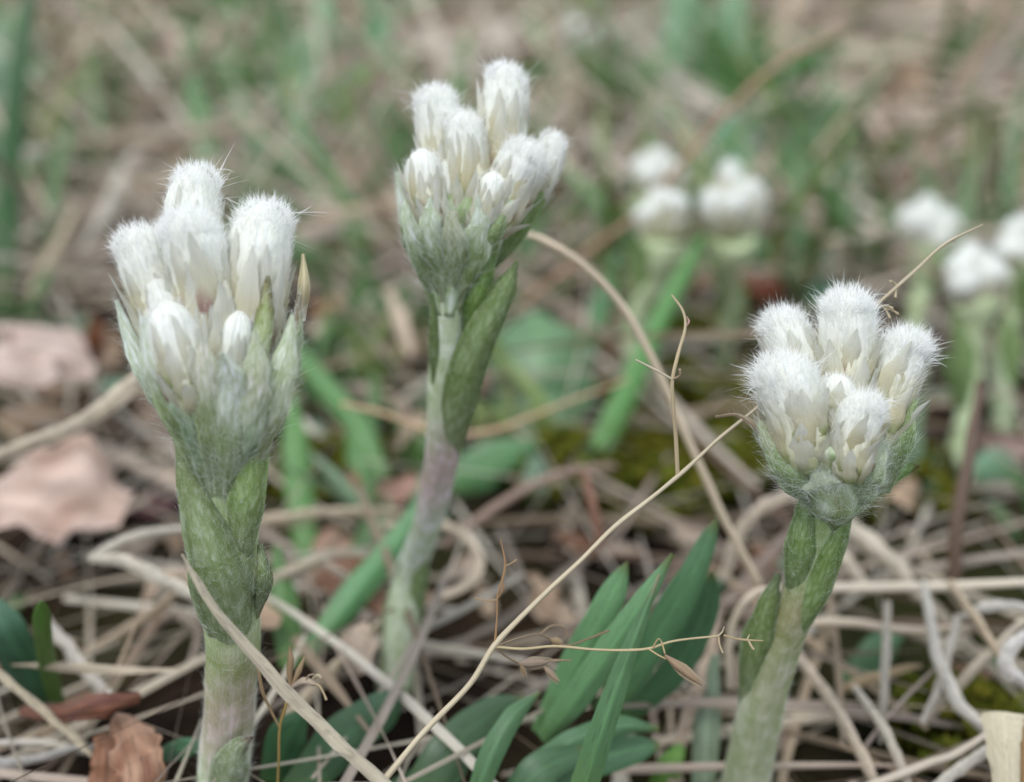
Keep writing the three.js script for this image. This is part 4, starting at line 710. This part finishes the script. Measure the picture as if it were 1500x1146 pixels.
// ---------------------------------------------------------------- litter, grass and moss that nobody could count
const spot = (dmin, dmax, spread = 0.56) => { const d = rr(dmin, dmax), x = rr(-1, 1) * (d * spread + 0.05); return [x, -d]; };
{ // loose dead straw
  rnd = mulberry(808);
  const b = new MB(); let bx = 0, bz = 0, ba = 0, bt = 0, fresh = true;
  for (let i = 0; i < 6600; i++) {
    if (i % 4 === 0 || fresh) { [bx, bz] = rnd() < .36 ? spot(0.055, 0.22) : spot(0.2, 1.0); fresh = -bz < .2; ba = rr(0, 6.2832); bt = rnd(); }      // farther off they lie in bundles
    const far = clamp((-bz - .16) / .2), x = bx + rr(-5, 5) * MM * far, z = bz + rr(-5, 5) * MM * far, near = -z < 0.17, L = rr(16, 62) * MM * (rnd() < .2 ? 1.4 : 1) * (1 + .5 * far), a = ba + rr(-.25, .25), lie = rnd() < .82;
    const y = gh(x, z) + Math.pow(rnd(), 1.3) * (near ? 9 : 13) * MM, thin = rnd() < .3, el = lie ? rr(-.1, .22) : rr(.3, 1.0), d = V(Math.cos(a) * Math.cos(el), Math.sin(el), Math.sin(a) * Math.cos(el));
    if (!lie && -z < 0.16) continue;
    const p = V(x, y, z), bow = V(rr(-1, 1), rr(-.2, .9), rr(-1, 1)).multiplyScalar(L * rr(.05, .34)), pts = [];
    for (let k = 0; k <= 4; k++) { const t = k / 4 - .5, q = p.clone().addScaledVector(d, lie ? L * t : L * k / 4).addScaledVector(bow, .25 - t * t); q.y = Math.max(q.y, gh(q.x, q.z) + 0.3 * MM); pts.push(q); }
    const w = (thin ? rr(.2, .42) : rr(.4, 1.4)) * (1 + 1.5 * far) * MM, tone = clamp(bt + rr(-.12, .12));
    let c = tone < .42 ? mix(STRAW, PALE, rnd()) : tone < .66 ? mix(STRAW, TAN, rnd()) : tone < .9 ? mix(GREYS, PINKS, rnd()) : mix(BROWNS, TAN, rnd()); c = mix(c, Array(3).fill((c[0] + c[1] + c[2]) / 3), .4); c = mul(c, Math.min(rr(.65, 1.6) * (1 + .3 * far), .85 / c[0]));
    ribbon(b, pts, [w * .7, w, w, w * .3], { cup: rr(.15, .6), fold: rr(0, .5), jag: .2, seg: 10, ac: 3, twist: rr(-2.5, 2.5), normal: V(rr(-.6, .6), 1, rr(-.6, .6)), seed: i * .37, vs: .5, color: (t, u) => mul(c, 1 + .3 * noise(t * 6 + i, u * .8)) });
  }
  kind(b.build('straw_litter', M.straw, scene), 'stuff', 'loose tangle of dead straw covering the ground around all the flowers', 'straw litter');
}
{ // crumbled dead leaves
  rnd = mulberry(809);
  const b = new MB();
  for (let i = 0; i < 1050; i++) {
    const [x, z] = spot(0.06, 0.95), L = (-z < .15 ? rr(4, 8) : -z < .24 ? rr(6, 16) : rr(9, 30)) * MM, a = rr(0, 6.2832), y = gh(x, z) + Math.pow(rnd(), 2) * 6 * MM, el = rr(-.3, .5);
    const d = V(Math.cos(a) * Math.cos(el), Math.sin(el), Math.sin(a) * Math.cos(el)), p = V(x, y + 0.8 * MM, z), n = V(rr(-.7, .7), 1, rr(-.5, .9)), bow = n.clone().multiplyScalar(L * rr(-.25, .25));
    const w = L * rr(.35, .8), c = mul(pick([C(220, 204, 186), C(216, 196, 172), C(204, 178, 150), C(170, 134, 104), C(212, 194, 176), C(150, 110, 82)]), rr(.85, 1.1));
    ribbon(b, [p.clone().addScaledVector(d, -L / 2), p.clone().add(bow), p.clone().addScaledVector(d, L / 2)], [w * .5, w, w * .9, w * .4], { cup: rr(-.8, .8), wave: .35, jag: .5, seg: 7, ac: 4, normal: n, seed: i * 1.7, vs: .3, color: (t, u) => mul(c, 1 + .2 * u * Math.sin(i)) });
  }
  kind(b.build('leaf_litter', M.deadLeaf, scene), 'stuff', 'crumbled pinkish brown dead leaves scattered under the straw', 'leaf litter');
}
{ // green grass, thin near the flowers and thick behind them
  rnd = mulberry(810);
  const b = new MB(); let bx = 0, bz = 0, bc = null;
  const GR = [C(100, 144, 80), C(112, 150, 96), C(92, 134, 74), C(126, 160, 114), C(138, 166, 130), C(84, 124, 62), C(138, 158, 92)];
  for (let i = 0; i < 2300; i++) {
    if (i % 7 === 0) { do { [bx, bz] = spot(0.12, 1.0); } while (rnd() > (0.62 + 0.9 * noise(bx * 16 + 4, bz * 16, 7)) * (bx > 0.05 - .1 * bz && -bz > .2 ? .45 : 1)); bc = pick(GR); }   // tufts
    const far = clamp((-bz - .14) / .2), x = bx + gauss() * 5 * MM, z = bz + gauss() * 5 * MM;
    const tall = -z < 0.2 ? rr(6, 22) : rr(14, 48), L = tall * MM, a = rr(0, 6.2832), lean = rr(.05, .6), d = V(Math.cos(a) * lean, 1, Math.sin(a) * lean).normalize(), p = V(x, gh(x, z) - .5 * MM, z);
    const c = mul(bc, rr(.95, 1.4)), w = rr(1.0, 2.6) * (1 + .9 * far) * MM;
    const droop = V(Math.cos(a), -rr(.2, .8), Math.sin(a)).multiplyScalar(L * rr(.08, .5));
    ribbon(b, [p, p.clone().addScaledVector(d, L * .5).addScaledVector(droop, .2), p.clone().addScaledVector(d, L).add(droop)], [w * .8, w, w * .8, w * .05], { cup: .6, seg: 9, ac: 2, twist: rr(-1, 1), seed: i * .7, vs: .3, color: (t) => mix(mix(C(150, 150, 100), c, sstep(0, .3, t)), mul(c, 1.05), t) });
  }
  kind(b.build('grass', M.green, scene), 'stuff', 'thin green grass coming up through the straw behind the flowers', 'grass');
}
{ // low round herb leaves on the ground
  rnd = mulberry(811);
  const b = new MB();
  for (let i = 0; i < 420; i++) {
    const [x, z] = spot(0.1, 0.9), L = rr(4, 13) * MM, a = rr(0, 6.2832), el = rr(.0, .9), d = V(Math.cos(a) * Math.cos(el), Math.sin(el), Math.sin(a) * Math.cos(el)), p = V(x, gh(x, z) + rr(0, 2.5) * MM, z), w = L * rr(.3, .55);
    const c = mul(pick([C(84, 128, 84), C(104, 146, 108), C(66, 106, 62), C(130, 162, 130), C(92, 132, 70)]), rr(.75, 1.05));
    ribbon(b, [p, p.clone().addScaledVector(d, L * .6), p.clone().addScaledVector(d, L).add(V(0, -.12 * L, 0))], [w * .3, w * .9, w, w * .5, w * .05], { cup: .5, seg: 8, ac: 4, normal: V(0, 1, .3), seed: i, vs: .3, color: () => c });
  }
  kind(b.build('herb_leaves', M.green, scene), 'stuff', 'low green herb leaves dotted through the straw litter', 'ground cover');
}
{ // moss cushions: many tiny leafy shoots
  rnd = mulberry(812);
  const g = new MB();
  for (let k = 0; k < 7; k++) for (let j = 0; j < 7; j++) { const a = j * 2.4 + k, d = V(Math.cos(a), 1.0, Math.sin(a)).normalize(), p = V(0, k * .42 * MM, 0); ribbon(g, [p, p.clone().addScaledVector(d, .5 * MM), p.clone().addScaledVector(d, 1.0 * MM)], [.25 * MM, .34 * MM, .02 * MM], { seg: 2, ac: 1, normal: V(0, 1, 0), color: (t) => mul(C(112, 118, 44), .7 + .4 * k / 7) }); }
  const spots = [];
  for (const [px, py, rx, n] of [[1020, 600, 15, 900], [1010, 690, 12, 700], [1060, 520, 14, 500], [960, 740, 9, 350], [1290, 720, 12, 450], [820, 700, 10, 250], [1400, 1080, 8, 260], [470, 700, 10, 250], [760, 120, 40, 300]]) {
    const c = G(px, py, 0); for (let i = 0; i < n; i++) { const a = rr(0, 6.2832), r = rx * MM * Math.sqrt(rnd()); spots.push([c.x + Math.cos(a) * r, c.z + Math.sin(a) * r * .8, 1 - r / (rx * MM)]); }
  }
  const m = new THREE.InstancedMesh(g.geometry(), M.moss, spots.length), o = new THREE.Object3D();
  spots.forEach(([x, z, h], i) => { o.position.set(x, gh(x, z) + h * 4 * MM - 1 * MM, z); o.rotation.set(rr(-.4, .4), rr(0, 6), rr(-.4, .4)); o.scale.setScalar(rr(.8, 1.5)); o.updateMatrix(); m.setMatrixAt(i, o.matrix); m.setColorAt(i, new THREE.Color().setRGB(...mul(pick([[1, 1, 1], [.7, .75, .6], [1.1, .9, .8], [.6, .55, .4]]), rr(.6, 1)))); });
  m.name = 'moss'; m.castShadow = m.receiveShadow = true; scene.add(m);
  kind(m, 'stuff', 'dark olive moss cushions in the shade behind the five tufted flower', 'moss');
}
renderer.render(scene, camera);
